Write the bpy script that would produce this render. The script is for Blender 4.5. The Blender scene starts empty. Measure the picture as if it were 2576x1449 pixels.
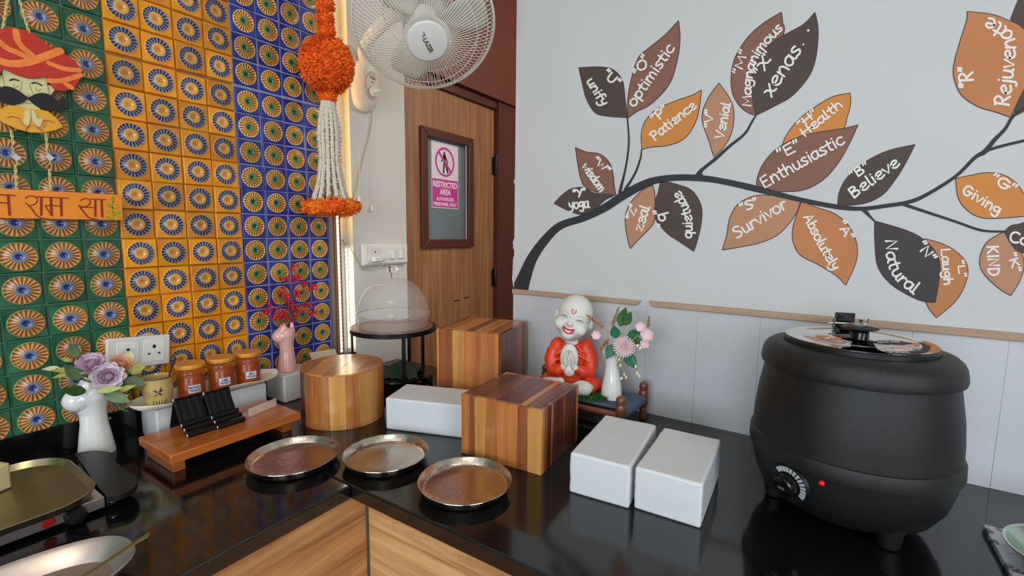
import bpy, math, random
from mathutils import Vector, Matrix
random.seed(7)
R = math.radians
sc = bpy.context.scene
COL = sc.collection
pi = math.pi

# ------------------------------------------------------------------ camera
F_PX, YAW, PITCH, ROLL = 1192.9, 0.5809, -0.1181, 0.0098
CAM = Vector((1.4884, 0.0, 1.4405))
fw = Vector((-math.cos(PITCH)*math.sin(YAW), math.cos(PITCH)*math.cos(YAW), math.sin(PITCH)))
rt = fw.cross(Vector((0, 0, 1))).normalized()
up = rt.cross(fw)
rt2 = math.cos(ROLL)*rt + math.sin(ROLL)*up
up2 = -math.sin(ROLL)*rt + math.cos(ROLL)*up
cd = bpy.data.cameras.new('camera'); cam = bpy.data.objects.new('camera', cd); COL.objects.link(cam)
cd.sensor_width = 36; cd.lens = 36*F_PX/2576; cd.clip_start = 0.02
cam.matrix_world = Matrix(((rt2.x, up2.x, -fw.x, CAM.x), (rt2.y, up2.y, -fw.y, CAM.y), (rt2.z, up2.z, -fw.z, CAM.z), (0, 0, 0, 1)))
sc.camera = cam

# ------------------------------------------------------------------ colour management, world, lights
sc.view_settings.view_transform = 'Standard'; sc.view_settings.look = 'None'
sc.view_settings.exposure = -0.12; sc.view_settings.gamma = 1.0; sc.view_settings.use_curve_mapping = False
w = bpy.data.worlds.new('world'); sc.world = w; w.use_nodes = True
w.node_tree.nodes['Background'].inputs[0].default_value = (0.62, 0.80, 1.0, 1)
w.node_tree.nodes['Background'].inputs[1].default_value = 3.0
sc.cycles.use_denoising = True
sc.cycles.max_bounces = 10; sc.cycles.transparent_max_bounces = 12; sc.cycles.transmission_bounces = 10
sc.cycles.caustics_reflective = False; sc.cycles.caustics_refractive = False
sc.cycles.sample_clamp_indirect = 6

def area(name, loc, target, sx, sy, power, col):
    l = bpy.data.lights.new(name, 'AREA'); l.shape = 'RECTANGLE'; l.size = sx; l.size_y = sy; l.energy = power; l.color = col
    o = bpy.data.objects.new(name, l); COL.objects.link(o); o.location = loc
    o.rotation_euler = (Vector(target)-Vector(loc)).to_track_quat('-Z', 'Y').to_euler()
    return o
area('window_light', (1.7, -2.72, 1.70), (1.7, 0, 1.50), 2.3, 1.4, 60, (0.86, 0.94, 1.0))
area('side_window_light', (3.88, -0.9, 1.75), (0, -0.9, 1.5), 1.5, 1.4, 40, (0.92, 0.95, 1.0))
area('ceiling_light', (1.5, -0.5, 2.74), (1.5, -0.5, 0), 0.6, 0.6, 12, (1.0, 0.86, 0.68))
area('added_corridor_light', (1.6, 2.2, 2.70), (0.2, 1.9, 1.0), 0.8, 0.5, 25, (1.0, 0.90, 0.78))  # unseen lamp added beyond the mural wall to brighten the door

# ------------------------------------------------------------------ measuring helpers (a photo pixel -> a point on a plane of the room)
def ray(x, y): return fw + rt2*((x-1288)/F_PX) - up2*((y-724.5)/F_PX)
def on_x(x, y, X=0.0):
    d = ray(x, y); return CAM + d*((X-CAM.x)/d.x)
def on_y(x, y, Y):
    d = ray(x, y); return CAM + d*((Y-CAM.y)/d.y)
def on_z(x, y, Z):
    d = ray(x, y); return CAM + d*((Z-CAM.z)/d.z)

T = 0.075; ZC = 0.90; D = 1.3832; WE = 0.588     # tile pitch, worktop height, mural wall plane, its free end

# ------------------------------------------------------------------ objects
def s2l(c): return tuple(((v/255)/12.92 if v/255 <= 0.04045 else ((v/255+0.055)/1.055)**2.4) for v in c)
class MB:
    def __init__(s): s.v = []; s.f = []
    def add(s, vs, fs):
        n = len(s.v); s.v += [tuple(q) for q in vs]; s.f += [tuple(i+n for i in f) for f in fs]; return s
    def box(s, a, b, M=None):
        x0, y0, z0 = a; x1, y1, z1 = b
        vs = [Vector(q) for q in ((x0,y0,z0),(x1,y0,z0),(x1,y1,z0),(x0,y1,z0),(x0,y0,z1),(x1,y0,z1),(x1,y1,z1),(x0,y1,z1))]
        if M: vs = [M @ q for q in vs]
        return s.add(vs, [(0,3,2,1),(4,5,6,7),(0,1,5,4),(1,2,6,5),(2,3,7,6),(3,0,4,7)])
    def lathe(s, prof, n=32, M=None, cap=True, sx=1, sy=1):
        vs = []; fs = []; m = len(prof)
        for r_, z_ in prof:
            for k in range(n):
                a = 2*pi*k/n; vs.append(Vector((r_*math.cos(a)*sx, r_*math.sin(a)*sy, z_)))
        for i in range(m-1):
            for k in range(n):
                k2 = (k+1) % n; fs.append((i*n+k, i*n+k2, (i+1)*n+k2, (i+1)*n+k))
        if cap:
            if prof[0][0] > 1e-5: fs.append(tuple(range(n-1, -1, -1)))
            if prof[-1][0] > 1e-5: fs.append(tuple((m-1)*n+k for k in range(n)))
        if M: vs = [M @ q for q in vs]
        return s.add(vs, fs)
    def tube(s, pts, r, n=8, closed=False, cap=True):
        P = [Vector(p) for p in pts]; m = len(P); rr = r if isinstance(r, (list, tuple)) else [r]*m
        t0 = (P[1]-P[0]).normalized(); nrm = t0.orthogonal().normalized(); vs = []; fs = []
        for i in range(m):
            if closed: t = (P[(i+1) % m]-P[i-1]).normalized()
            else: t = (P[min(i+1, m-1)]-P[max(i-1, 0)]).normalized()
            nrm = (nrm - t*nrm.dot(t))
            nrm = nrm.normalized() if nrm.length > 1e-6 else t.orthogonal().normalized()
            b = t.cross(nrm)
            for k in range(n):
                a = 2*pi*k/n; vs.append(P[i]+(nrm*math.cos(a)+b*math.sin(a))*rr[i])
        for i in range(m if closed else m-1):
            j = (i+1) % m
            for k in range(n):
                k2 = (k+1) % n; fs.append((i*n+k, i*n+k2, j*n+k2, j*n+k))
        if cap and not closed: fs += [tuple(range(n-1, -1, -1)), tuple((m-1)*n+k for k in range(n))]
        return s.add(vs, fs)
    def ball(s, c, r, n=12, m=8, M=None):
        c = Vector(c); rx, ry, rz = r if isinstance(r, (list, tuple)) else (r, r, r)
        vs = [Vector((0, 0, -rz))]
        for i in range(1, m):
            ph = -pi/2+pi*i/m
            for k in range(n):
                a = 2*pi*k/n; vs.append(Vector((rx*math.cos(ph)*math.cos(a), ry*math.cos(ph)*math.sin(a), rz*math.sin(ph))))
        vs.append(Vector((0, 0, rz))); fs = []
        for k in range(n): fs.append((0, 1+(k+1) % n, 1+k))
        for i in range(m-2):
            for k in range(n):
                k2 = (k+1) % n; fs.append((1+i*n+k, 1+i*n+k2, 1+(i+1)*n+k2, 1+(i+1)*n+k))
        L = len(vs)-1
        for k in range(n): fs.append((L, 1+(m-2)*n+k, 1+(m-2)*n+(k+1) % n))
        if M: vs = [M @ q for q in vs]
        return s.add([q+c for q in vs], fs)
    def prism(s, poly, t, M):
        # polygon in local xy, extruded 0..t along local z
        n = len(poly); vs = [M @ Vector((p[0], p[1], 0)) for p in poly]+[M @ Vector((p[0], p[1], t)) for p in poly]
        return s.add(vs, [tuple(range(n-1, -1, -1)), tuple(range(n, 2*n))]+[(i, (i+1) % n, n+(i+1) % n, n+i) for i in range(n)])
    def loft(s, rings, cap=True):
        n = len(rings[0]); vs = [Vector(p) for r_ in rings for p in r_]; fs = []
        for i in range(len(rings)-1):
            for k in range(n):
                k2 = (k+1) % n; fs.append((i*n+k, i*n+k2, (i+1)*n+k2, (i+1)*n+k))
        if cap: fs += [tuple(range(n-1, -1, -1)), tuple((len(rings)-1)*n+k for k in range(n))]
        return s.add(vs, fs)
    def mesh(s, name, smooth=True, ang=35):
        me = bpy.data.meshes.new(name); me.from_pydata(s.v, [], s.f); me.update()
        if smooth:
            me.shade_smooth(); me.set_sharp_from_angle(angle=R(ang))
        return me
def put(name, me, mat=None, parent=None, loc=None, rot=None):
    if isinstance(me, MB): me = me.mesh(name)
    if mat is not None and not me.materials: me.materials.append(mat)
    o = bpy.data.objects.new(name, me); COL.objects.link(o)
    if parent: o.parent = parent
    if loc is not None: o.location = loc
    if rot is not None: o.rotation_euler = rot
    return o
def bevel(o, w_=0.003, seg=2):
    m = o.modifiers.new('bevel', 'BEVEL'); m.width = w_; m.segments = seg; m.limit_method = 'ANGLE'; m.harden_normals = False; return o
def subsurf(o, n=1):
    m = o.modifiers.new('subsurf', 'SUBSURF'); m.levels = n; m.render_levels = n; return o
def remesh(o, vox, smooth=4):
    m = o.modifiers.new('remesh', 'REMESH'); m.mode = 'VOXEL'; m.voxel_size = vox; m.use_smooth_shade = True
    m = o.modifiers.new('smooth', 'SMOOTH'); m.iterations = smooth; m.factor = 0.6; return o
def thing(name, label, cat, loc=(0, 0, 0), rz=0, group=None):
    o = bpy.data.objects.new(name, None); COL.objects.link(o); o.empty_display_size = 0.02
    o.location = loc; o.rotation_euler = (0, 0, rz); o['label'] = label; o['category'] = cat
    if group: o['group'] = group
    return o
def tag(o, label, cat, group=None):
    o['label'] = label; o['category'] = cat
    if group: o['group'] = group
    return o
def struct(name, me, mat, parent=None):
    o = put(name, me, mat, parent)
    if not parent: o['kind'] = 'structure'
    return o
def look(z_axis, x_hint, origin):
    z = Vector(z_axis).normalized(); x = Vector(x_hint); x = (x-z*x.dot(z)).normalized(); y = z.cross(x)
    return Matrix(((x.x, y.x, z.x, origin[0]), (x.y, y.y, z.y, origin[1]), (x.z, y.z, z.z, origin[2]), (0, 0, 0, 1)))

# ------------------------------------------------------------------ materials
def new_mat(name):
    m = bpy.data.materials.new(name); m.use_nodes = True; nt = m.node_tree; b = nt.nodes['Principled BSDF']; return m, nt, b
def mat(name, rgb, rough=0.5, metal=0.0, bump=0.0, bscale=60, var=0.0, vscale=8, coat=0, trans=0, ior=1.45, emit=None, estr=0, spec=None, var_obj=0.0, stretch=None, alpha=None, sub=0):
    m, nt, b = new_mat(name); c = s2l(rgb); N = nt.nodes.new; L = nt.links.new
    b.inputs['Base Color'].default_value = (*c, 1); b.inputs['Roughness'].default_value = rough; b.inputs['Metallic'].default_value = metal
    b.inputs['IOR'].default_value = ior
    if coat: b.inputs['Coat Weight'].default_value = coat; b.inputs['Coat Roughness'].default_value = 0.06
    if trans: b.inputs['Transmission Weight'].default_value = trans
    if spec is not None: b.inputs['Specular IOR Level'].default_value = spec
    if sub: b.inputs['Subsurface Weight'].default_value = sub; b.inputs['Subsurface Radius'].default_value = (0.01, 0.006, 0.004)
    if emit: b.inputs['Emission Color'].default_value = (*s2l(emit), 1); b.inputs['Emission Strength'].default_value = estr
    if alpha is not None: b.inputs['Alpha'].default_value = alpha
    tc = None
    if var or bump or var_obj: tc = N('ShaderNodeTexCoord'); vec = tc.outputs['Object']
    if (var or bump) and stretch:
        mp = N('ShaderNodeMapping'); mp.inputs['Scale'].default_value = stretch; L(vec, mp.inputs['Vector']); vec = mp.outputs[0]
    last = None
    if var:
        n = N('ShaderNodeTexNoise'); n.inputs['Scale'].default_value = vscale; n.inputs['Detail'].default_value = 5; L(vec, n.inputs['Vector'])
        mr = N('ShaderNodeMapRange'); mr.inputs['From Min'].default_value = 0.3; mr.inputs['From Max'].default_value = 0.7
        mr.inputs['To Min'].default_value = 1-var; mr.inputs['To Max'].default_value = 1+var; L(n.outputs['Fac'], mr.inputs['Value']); last = mr.outputs[0]
    if var_obj:
        oi = N('ShaderNodeObjectInfo'); mr = N('ShaderNodeMapRange'); mr.inputs['To Min'].default_value = 1-var_obj; mr.inputs['To Max'].default_value = 1+var_obj
        L(oi.outputs['Random'], mr.inputs['Value'])
        if last:
            mm = N('ShaderNodeMath'); mm.operation = 'MULTIPLY'; L(last, mm.inputs[0]); L(mr.outputs[0], mm.inputs[1]); last = mm.outputs[0]
        else: last = mr.outputs[0]
    if last:
        vm = N('ShaderNodeVectorMath'); vm.operation = 'SCALE'; vm.inputs[0].default_value = c; L(last, vm.inputs['Scale']); L(vm.outputs[0], b.inputs['Base Color'])
    if bump:
        n = N('ShaderNodeTexNoise'); n.inputs['Scale'].default_value = bscale; n.inputs['Detail'].default_value = 4; L(vec, n.inputs['Vector'])
        bp = N('ShaderNodeBump'); bp.inputs['Strength'].default_value = bump; bp.inputs['Distance'].default_value = 0.002
        L(n.outputs['Fac'], bp.inputs['Height']); L(bp.outputs[0], b.inputs['Normal'])
    return m
def wood(name, ca, cb, axis='z', rough=0.32, coat=0.25, fine=1.0, band=0.0):
    m, nt, b = new_mat(name); N = nt.nodes.new; L = nt.links.new
    tc = N('ShaderNodeTexCoord'); oi = N('ShaderNodeObjectInfo')
    off = N('ShaderNodeVectorMath'); off.operation = 'SCALE'; off.inputs[0].default_value = (7, 5, 3); L(oi.outputs['Random'], off.inputs['Scale'])
    ad = N('ShaderNodeVectorMath'); L(tc.outputs['Object'], ad.inputs[0]); L(off.outputs[0], ad.inputs[1])
    mp = N('ShaderNodeMapping'); s = {'x': (2.2, 34, 34), 'y': (34, 2.2, 34), 'z': (34, 34, 2.2)}[axis]
    mp.inputs['Scale'].default_value = tuple(q*fine for q in s); L(ad.outputs[0], mp.inputs['Vector'])
    n = N('ShaderNodeTexNoise'); n.inputs['Scale'].default_value = 1.0; n.inputs['Detail'].default_value = 7; n.inputs['Roughness'].default_value = 0.6; n.inputs['Distortion'].default_value = 0.6
    L(mp.outputs[0], n.inputs['Vector'])
    cr = N('ShaderNodeValToRGB'); cr.color_ramp.elements[0].position = 0.33; cr.color_ramp.elements[1].position = 0.68
    cr.color_ramp.elements[0].color = (*s2l(ca), 1); cr.color_ramp.elements[1].color = (*s2l(cb), 1); L(n.outputs['Fac'], cr.inputs[0])
    mr = N('ShaderNodeMapRange'); mr.inputs['To Min'].default_value = 0.86; mr.inputs['To Max'].default_value = 1.14; L(oi.outputs['Random'], mr.inputs['Value'])
    vm = N('ShaderNodeVectorMath'); vm.operation = 'SCALE'; L(cr.outputs[0], vm.inputs[0]); L(mr.outputs[0], vm.inputs['Scale']); L(vm.outputs[0], b.inputs['Base Color'])
    b.inputs['Roughness'].default_value = rough
    if coat: b.inputs['Coat Weight'].default_value = coat; b.inputs['Coat Roughness'].default_value = 0.15
    bp = N('ShaderNodeBump'); bp.inputs['Strength'].default_value = 0.12; bp.inputs['Distance'].default_value = 0.001; L(n.outputs['Fac'], bp.inputs['Height']); L(bp.outputs[0], b.inputs['Normal'])
    return m
def tile_mat(name, base, base2, petal, gap, ring, core, rim, r_core, r_ring, r_pet, r_rim, nrib=20, mixamt=0.5):
    """glazed relief tile: radial ribs round a boss, in the tile's own coordinates (face = local yz)"""
    m, nt, b = new_mat(name); N = nt.nodes.new; L = nt.links.new
    def math_(op, a, c=None):
        n = N('ShaderNodeMath'); n.operation = op
        for i, q in enumerate((a, c)):
            if q is None: continue
            if isinstance(q, (int, float)): n.inputs[i].default_value = q
            else: L(q, n.inputs[i])
        return n.outputs[0]
    def mix(f, a, c):
        n = N('ShaderNodeMix'); n.data_type = 'RGBA'
        if isinstance(f, (int, float)): n.inputs['Factor'].default_value = f
        else: L(f, n.inputs['Factor'])
        for i, q in ((6, a), (7, c)):
            if isinstance(q, tuple): n.inputs[i].default_value = (*q, 1)
            else: L(q, n.inputs[i])
        return n.outputs[2]
    tc = N('ShaderNodeTexCoord'); oi = N('ShaderNodeObjectInfo')
    sh = N('ShaderNodeVectorMath'); sh.operation = 'SCALE'; sh.inputs[0].default_value = (3, 5, 9); L(oi.outputs['Random'], sh.inputs['Scale'])
    ad = N('ShaderNodeVectorMath'); L(tc.outputs['Object'], ad.inputs[0]); L(sh.outputs[0], ad.inputs[1])
    nz = N('ShaderNodeTexNoise'); nz.inputs['Scale'].default_value = 60; nz.inputs['Detail'].default_value = 3; L(ad.outputs[0], nz.inputs['Vector'])
    nb = N('ShaderNodeTexNoise'); nb.inputs['Scale'].default_value = 22; nb.inputs['Detail'].default_value = 4; L(ad.outputs[0], nb.inputs['Vector'])
    sp = N('ShaderNodeSeparateXYZ'); L(tc.outputs['Object'], sp.inputs[0])
    y, z = sp.outputs['Y'], sp.outputs['Z']
    r = math_('SQRT', math_('ADD', math_('MULTIPLY', y, y), math_('MULTIPLY', z, z)))
    r = math_('ADD', r, math_('MULTIPLY', math_('SUBTRACT', nz.outputs['Fac'], 0.5), 0.0022))
    th = math_('ARCTAN2', z, y)
    rib = math_('SINE', math_('MULTIPLY', th, float(nrib)))
    rib = math_('ADD', rib, math_('MULTIPLY', math_('SUBTRACT', nz.outputs['Fac'], 0.5), 0.8))
    st = lambda e, wd=0.0006: (lambda n: (L(r, n.inputs['Value']), setattr(n.inputs['From Min'], 'default_value', e-wd), setattr(n.inputs['From Max'], 'default_value', e+wd), n.outputs[0])[-1])(N('ShaderNodeMapRange'))
    rs = N('ShaderNodeMapRange'); rs.inputs['From Min'].default_value = -0.25; rs.inputs['From Max'].default_value = 0.25; L(rib, rs.inputs['Value'])
    ribcol = mix(rs.outputs[0], s2l(gap), s2l(petal))
    wear = N('ShaderNodeMapRange'); wear.inputs['From Min'].default_value = 0.55; wear.inputs['From Max'].default_value = 0.72; wear.inputs['To Max'].default_value = 0.6; L(nb.outputs['Fac'], wear.inputs['Value'])
    ribcol = mix(wear.outputs[0], ribcol, tuple(0.5*(p+q) for p, q in zip(s2l(petal), s2l(gap))))
    bs = N('ShaderNodeMapRange'); bs.inputs['From Min'].default_value = 0.35; bs.inputs['From Max'].default_value = 0.68; L(nb.outputs['Fac'], bs.inputs['Value'])
    basecol = mix(bs.outputs[0], s2l(base), s2l(base2))
    c = mix(st(r_core), s2l(core), s2l(ring))
    c = mix(st(r_ring), c, ribcol)
    c = mix(st(r_pet), c, s2l(rim))
    c = mix(st(r_rim), c, basecol)
    mr = N('ShaderNodeMapRange'); mr.inputs['To Min'].default_value = 0.78; mr.inputs['To Max'].default_value = 1.15; L(oi.outputs['Random'], mr.inputs['Value'])
    vm = N('ShaderNodeVectorMath'); vm.operation = 'SCALE'; L(c, vm.inputs[0]); L(mr.outputs[0], vm.inputs['Scale'])
    L(vm.outputs[0], b.inputs['Base Color'])
    b.inputs['Roughness'].default_value = 0.28; b.inputs['Coat Weight'].default_value = 0.35; b.inputs['Coat Roughness'].default_value = 0.12
    inpet = math_('MULTIPLY', st(r_ring), math_('SUBTRACT', 1.0, st(r_pet)))
    h = math_('ADD', math_('MULTIPLY', math_('MULTIPLY', rs.outputs[0], inpet), 1.0), math_('MULTIPLY', nb.outputs['Fac'], 0.35))
    bp = N('ShaderNodeBump'); bp.inputs['Strength'].default_value = 0.7; bp.inputs['Distance'].default_value = 0.0014; L(h, bp.inputs['Height']); L(bp.outputs[0], b.inputs['Normal'])
    return m

M = {}
M['paint'] = mat('mural_wall_paint', (196, 197, 197), 0.75, bump=0.08, bscale=25, var=0.025, vscale=3)
M['paint_warm'] = mat('column_paint', (205, 203, 197), 0.7, bump=0.08, bscale=20, var=0.03, vscale=4)
M['pvc'] = mat('wainscot_panel', (192, 194, 198), 0.42, bump=0.04, bscale=14, var=0.02, vscale=5)
M['ceiling'] = mat('ceiling_paint', (225, 222, 216), 0.9)
M['plain'] = mat('room_paint', (188, 180, 168), 0.8)
M['floor'] = mat('floor_tile', (150, 140, 128), 0.4, var=0.1)
M['granite'] = mat('black_granite', (15, 14, 15), 0.105, bump=0.0, var=0.35, vscale=420, ior=1.66)
M['granite_edge'] = mat('black_granite_edge', (15, 14, 15), 0.16, var=0.3, vscale=300)
M['batten'] = mat('trim_wood', (172, 142, 116), 0.6, var=0.12, vscale=3, stretch=(1, 8, 8), bump=0.1)
M['laminate'] = wood('cabinet_laminate_vertical_face', (156, 104, 60), (226, 182, 124), 'x', 0.42, 0.05, 0.85)
M['laminate_y'] = wood('cabinet_laminate_side', (140, 90, 52), (208, 152, 98), 'y', 0.42, 0.05, 0.85)
M['door'] = wood('door_veneer', (136, 90, 58), (182, 130, 90), 'z', 0.45, 0.05, 1.1)
M['brown'] = mat('dark_brown_frame', (84, 42, 34), 0.42, var=0.08, vscale=6)
M['brown_hi'] = mat('brown_lintel', (108, 56, 42), 0.5, var=0.05, vscale=3)
M['black'] = mat('black_plastic', (18, 17, 18), 0.4)
M['black_gloss'] = mat('black_gloss', (12, 12, 13), 0.15)
M['iron'] = mat('black_iron', (22, 18, 18), 0.38, metal=0.3)
M['white_pl'] = mat('white_plastic', (214, 212, 204), 0.35)
M['white_pl2'] = mat('white_switch', (226, 225, 220), 0.3)
M['fan_white'] = mat('fan_white', (222, 218, 208), 0.35)
M['hole'] = mat('dark_hole', (22, 14, 12), 0.6)
M['steel'] = mat('polished_steel', (190, 182, 172), 0.16, metal=1.0, bump=0.12, bscale=140)
M['steel_h'] = mat('hammered_steel', (200, 188, 172), 0.20, metal=1.0, bump=0.35, bscale=110)
M['steel_b'] = mat('brushed_steel', (188, 176, 170), 0.34, metal=0.85, bump=0.06, bscale=60)
M['chrome'] = mat('chrome', (215, 212, 208), 0.05, metal=1.0)
M['kettle'] = mat('matt_black_enamel', (17, 16, 17), 0.47, bump=0.25, bscale=900, spec=0.5)
M['ceramic'] = mat('white_ceramic', (222, 222, 218), 0.16, coat=0.5)
M['pink_cer'] = mat('pink_ceramic', (222, 168, 158), 0.2, coat=0.5)
M['plaster'] = mat('white_painted_block', (208, 210, 212), 0.55, bump=0.35, bscale=16, var=0.03, vscale=7)
M['marble'] = mat('white_marble_paint', (205, 203, 200), 0.45, bump=0.5, bscale=9, var=0.07, vscale=9)
M['tray'] = mat('cream_melamine', (226, 220, 200), 0.3)
M['glassy'] = mat('clear_glass', (250, 250, 250), 0.02, trans=1.0, ior=1.45)
M['acrylic'] = mat('clear_acrylic', (236, 226, 210), 0.08, alpha=0.42, coat=1.0)

# ================================================================== STRUCTURE
struct('floor', MB().box((-0.2, -2.9, -0.05), (4.1, 3.3, 0)), M['floor'])
struct('ceiling', MB().box((-0.2, -2.9, 2.80), (4.1, 3.3, 2.86)), M['ceiling'])
wl = struct('wall_left', MB().box((-0.14, -2.8, 0), (-0.012, 1.066, 2.8)), M['plain'])
struct('wall_column', MB().box((-0.14, 1.172, 0), (0, 1.447, 2.8)).box((-0.14, 1.066, 0), (-0.03, 1.172, 2.8)), M['paint_warm'])
wr = struct('wall_right', MB().box((WE, D, 0), (4.0, D+0.11, 2.8)), M['paint'])
struct('wall_far', MB().box((-0.14, 3.2, 0), (4.1, 3.3, 2.8)), M['plain'])
wb = MB().box((-0.14, -2.9, 0), (4.1, -2.8, 0.95)).box((-0.14, -2.9, 2.45), (4.1, -2.8, 2.8)).box((-0.14, -2.9, 0.95), (0.5, -2.8, 2.45)).box((2.9, -2.9, 0.95), (4.1, -2.8, 2.45))
struct('wall_back', wb, M['plain'])
ws = MB().box((4.0, -2.8, 0), (4.1, 3.2, 1.05)).box((4.0, -2.8, 2.45), (4.1, 3.2, 2.8)).box((4.0, -2.8, 1.05), (4.1, -1.7, 2.45)).box((4.0, -0.1, 1.05), (4.1, 3.2, 2.45))
struct('wall_side', ws, M['plain'])
def window_frame(n, a, b_, axis):
    m = MB(); (u0, z0), (u1, z1) = a, b_
    bars = [(u0, u1, z0, z0+.05), (u0, u1, z1-.05, z1), (u0, u0+.05, z0, z1), (u1-.05, u1, z0, z1), ((u0+u1)/2-.03, (u0+u1)/2+.03, z0, z1), (u0, u1, (z0+z1)/2-.02, (z0+z1)/2+.02)]
    for p, q, r_, s in bars:
        if axis == 'y': m.box((p, -2.87, r_), (q, -2.83, s))
        else: m.box((4.03, p, r_), (4.07, q, s))
    return struct('window_%d' % n, m, M['brown'])
window_frame(1, (0.5, 0.95), (2.9, 2.45), 'y'); window_frame(2, (-1.7, 1.05), (-0.1, 2.45), 'x')

# ---- tiles on the left wall: parts of the wall
def tile_mesh(name, ro, ri, seg=20):
    h = T/2-0.0012; m = MB(); c = 0.0022
    vs = []; 
    for x_, e in ((-0.012, h), (-0.0022, h), (0.0, h-c)):
        vs += [(x_, -e, -e), (x_, e, -e), (x_, e, e), (x_, -e, e)]
    fs = []
    for i in (0, 1):
        for k in range(4):
            k2 = (k+1) % 4; fs.append((i*4+k, i*4+k2, (i+1)*4+k2, (i+1)*4+k))
    # face ring from the square to the medallion
    n0 = len(vs)
    prof = [(ro+.0012, 0.0), (ro, 0.0018), (ro-0.0018, 0.0018), (ro-.0028, 0.0004), (ri+.0015, 0.0008), (ri, 0.0022), (ri*0.55, 0.0016), (ri*0.45, 0.0004)]
    for r_, x_ in prof:
        for k in range(seg):
            a = 2*pi*(k+0.5)/seg-3*pi/4; vs.append((x_, r_*math.cos(a), r_*math.sin(a)))
    q = seg//4
    for s in range(4):
        for k in range(q):
            i = (s*q+k) % seg; j = (i+1) % seg
            fs.append((n0+i, n0+j, 8+s if k < q//2 else 8+(s+1) % 4))
        i = (s*q+q//2) % seg; fs.append((8+s, n0+i, 8+(s+1) % 4))
    for p in range(len(prof)-1):
        for k in range(seg):
            k2 = (k+1) % seg; fs.append((n0+p*seg+k, n0+p*seg+k2, n0+(p+1)*seg+k2, n0+(p+1)*seg+k))
    L_ = n0+(len(prof)-1)*seg; fs.append(tuple(L_+k for k in range(seg)))
    m.add(vs, fs); me = m.mesh(name, ang=50); return me
def fix_normals(me):
    import bmesh
    bm = bmesh.new(); bm.from_mesh(me); bmesh.ops.recalc_face_normals(bm, faces=bm.faces); bm.to_mesh(me); bm.free()
tm = {
 'g': tile_mat('green_tile', (14, 70, 46), (42, 106, 72), (212, 156, 88), (124, 72, 40), (104, 120, 146), (34, 44, 110), (150, 142, 62), 0.0068, 0.0135, 0.0305, 0.0325, 20),
 'o': tile_mat('orange_tile', (214, 128, 10), (222, 152, 18), (122, 126, 156), (26, 26, 66), (206, 158, 74), (214, 118, 50), (226, 178, 92), 0.0058, 0.0158, 0.0285, 0.0298, 20),
 'b': tile_mat('blue_tile', (28, 26, 116), (44, 62, 150), (236, 182, 60), (128, 56, 26), (74, 132, 86), (18, 62, 44), (232, 208, 140), 0.0062, 0.0128, 0.0292, 0.0312, 20)}
tmesh = {}
for k_, (ro, ri) in {'g': (0.032, 0.0140), 'o': (0.0298, 0.0155), 'b': (0.031, 0.0130)}.items():
    me = tile_mesh('tile_'+k_, ro, ri); fix_normals(me); me.materials.append(tm[k_]); tmesh[k_] = me
GY, GZ = 5.6963, -0.8767
beds = {'g': ((-2.8, 0.4615), mat('green_grout', (62, 98, 76), 0.8, var=0.2, vscale=30)), 'o': ((0.4615, 0.7615), mat('ochre_grout', (150, 104, 62), 0.8, var=0.2, vscale=30)), 'b': ((0.7615, 1.066), mat('pale_blue_grout', (134, 142, 172), 0.8, var=0.2, vscale=30))}
for k_, ((y0, y1), m_) in beds.items():
    put('grout_bed', MB().box((-0.012, y0, 0.974), (-0.0028 if k_ != 'o' else -0.005, y1, 2.45)), m_, wl)
for c_ in range(-5, 9):
    k_ = 'g' if c_ <= 0 else ('o' if c_ <= 4 else 'b')
    for r_ in range(-5, 15):
        y_ = (GY+c_)*T; z_ = CAM.z+(GZ+r_)*T + (0.0028 if r_ >= 7 else 0) - (0.0012 if 3 <= r_ <= 6 else 0)
        if k_ == 'o': j = (random.uniform(-.0006, .0006), random.uniform(-.0008, .0022)); sc_ = 1.012
        else: j = (random.uniform(-.0007, .0007), random.uniform(-.0005, .0006)); sc_ = 0.985 if k_ == 'b' else 0.978
        o = put('tile', tmesh[k_], None, wl, (random.uniform(-.0015, .0015) if k_ != 'o' else random.uniform(-.002, .004), y_+j[0], z_+j[1]*.5), (R(random.choice((0, 90, 180, 270))+random.uniform(-.7, .7)), R(random.uniform(-.8, .8)), R(random.uniform(-.8, .8))))
        o.scale = (1, sc_, sc_)
# ---- end strip of the tiled wall, LED recess
put('edge_strip', MB().box((-0.012, 1.0665, 0.975), (0.004, 1.084, 2.6)), mat('dull_aluminium_strip', (150, 140, 134), 0.35, metal=0.6), wl)
put('led_profile', MB().box((-0.012, 1.086, 0.975), (0.006, 1.113, 2.6)), mat('brown_profile', (120, 78, 58), 0.5), wl)
put('door_slot', MB().box((-0.0305, 1.79, 1.094), (-0.0285, 1.83, 1.099)).box((-0.0305, 1.868, 1.100), (-0.0285, 1.905, 1.105)), M['hole'], wl)
diode_m = mat('warm_diode', (255, 250, 235), 0.5, emit=(255, 238, 205), estr=30)
tape_m = mat('led_tape', (226, 208, 176), 0.5)
dm = MB().ball((0, 0, 0), (0.0022, 0.0040, 0.0040), 8, 6).mesh('diode'); dm.materials.append(diode_m)
def strip(x_, y_, z0, z1, step, lab):
    t = thing('led_strip', lab, 'light strip', (x_, y_, z0), 0, 'led strips beside the tiled wall')
    put('tape', MB().box((-0.0012, -0.005, 0), (0.0008, 0.005, z1-z0)), tape_m, t)
    n = int((z1-z0)/step)
    for i in range(n): put('diode', dm, None, t, (0.002, 0, 0.008+i*step))
    return t
wm = mat('added_recess_diode', (255, 236, 190), 0.5, emit=(255, 208, 104), estr=22); dm2 = MB().ball((0, 0, 0), (0.0036, 0.0022, 0.0052), 8, 6).mesh('diode'); dm2.materials.append(wm)  # diodes of an added strip, out of view, that makes the recess glow
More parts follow.
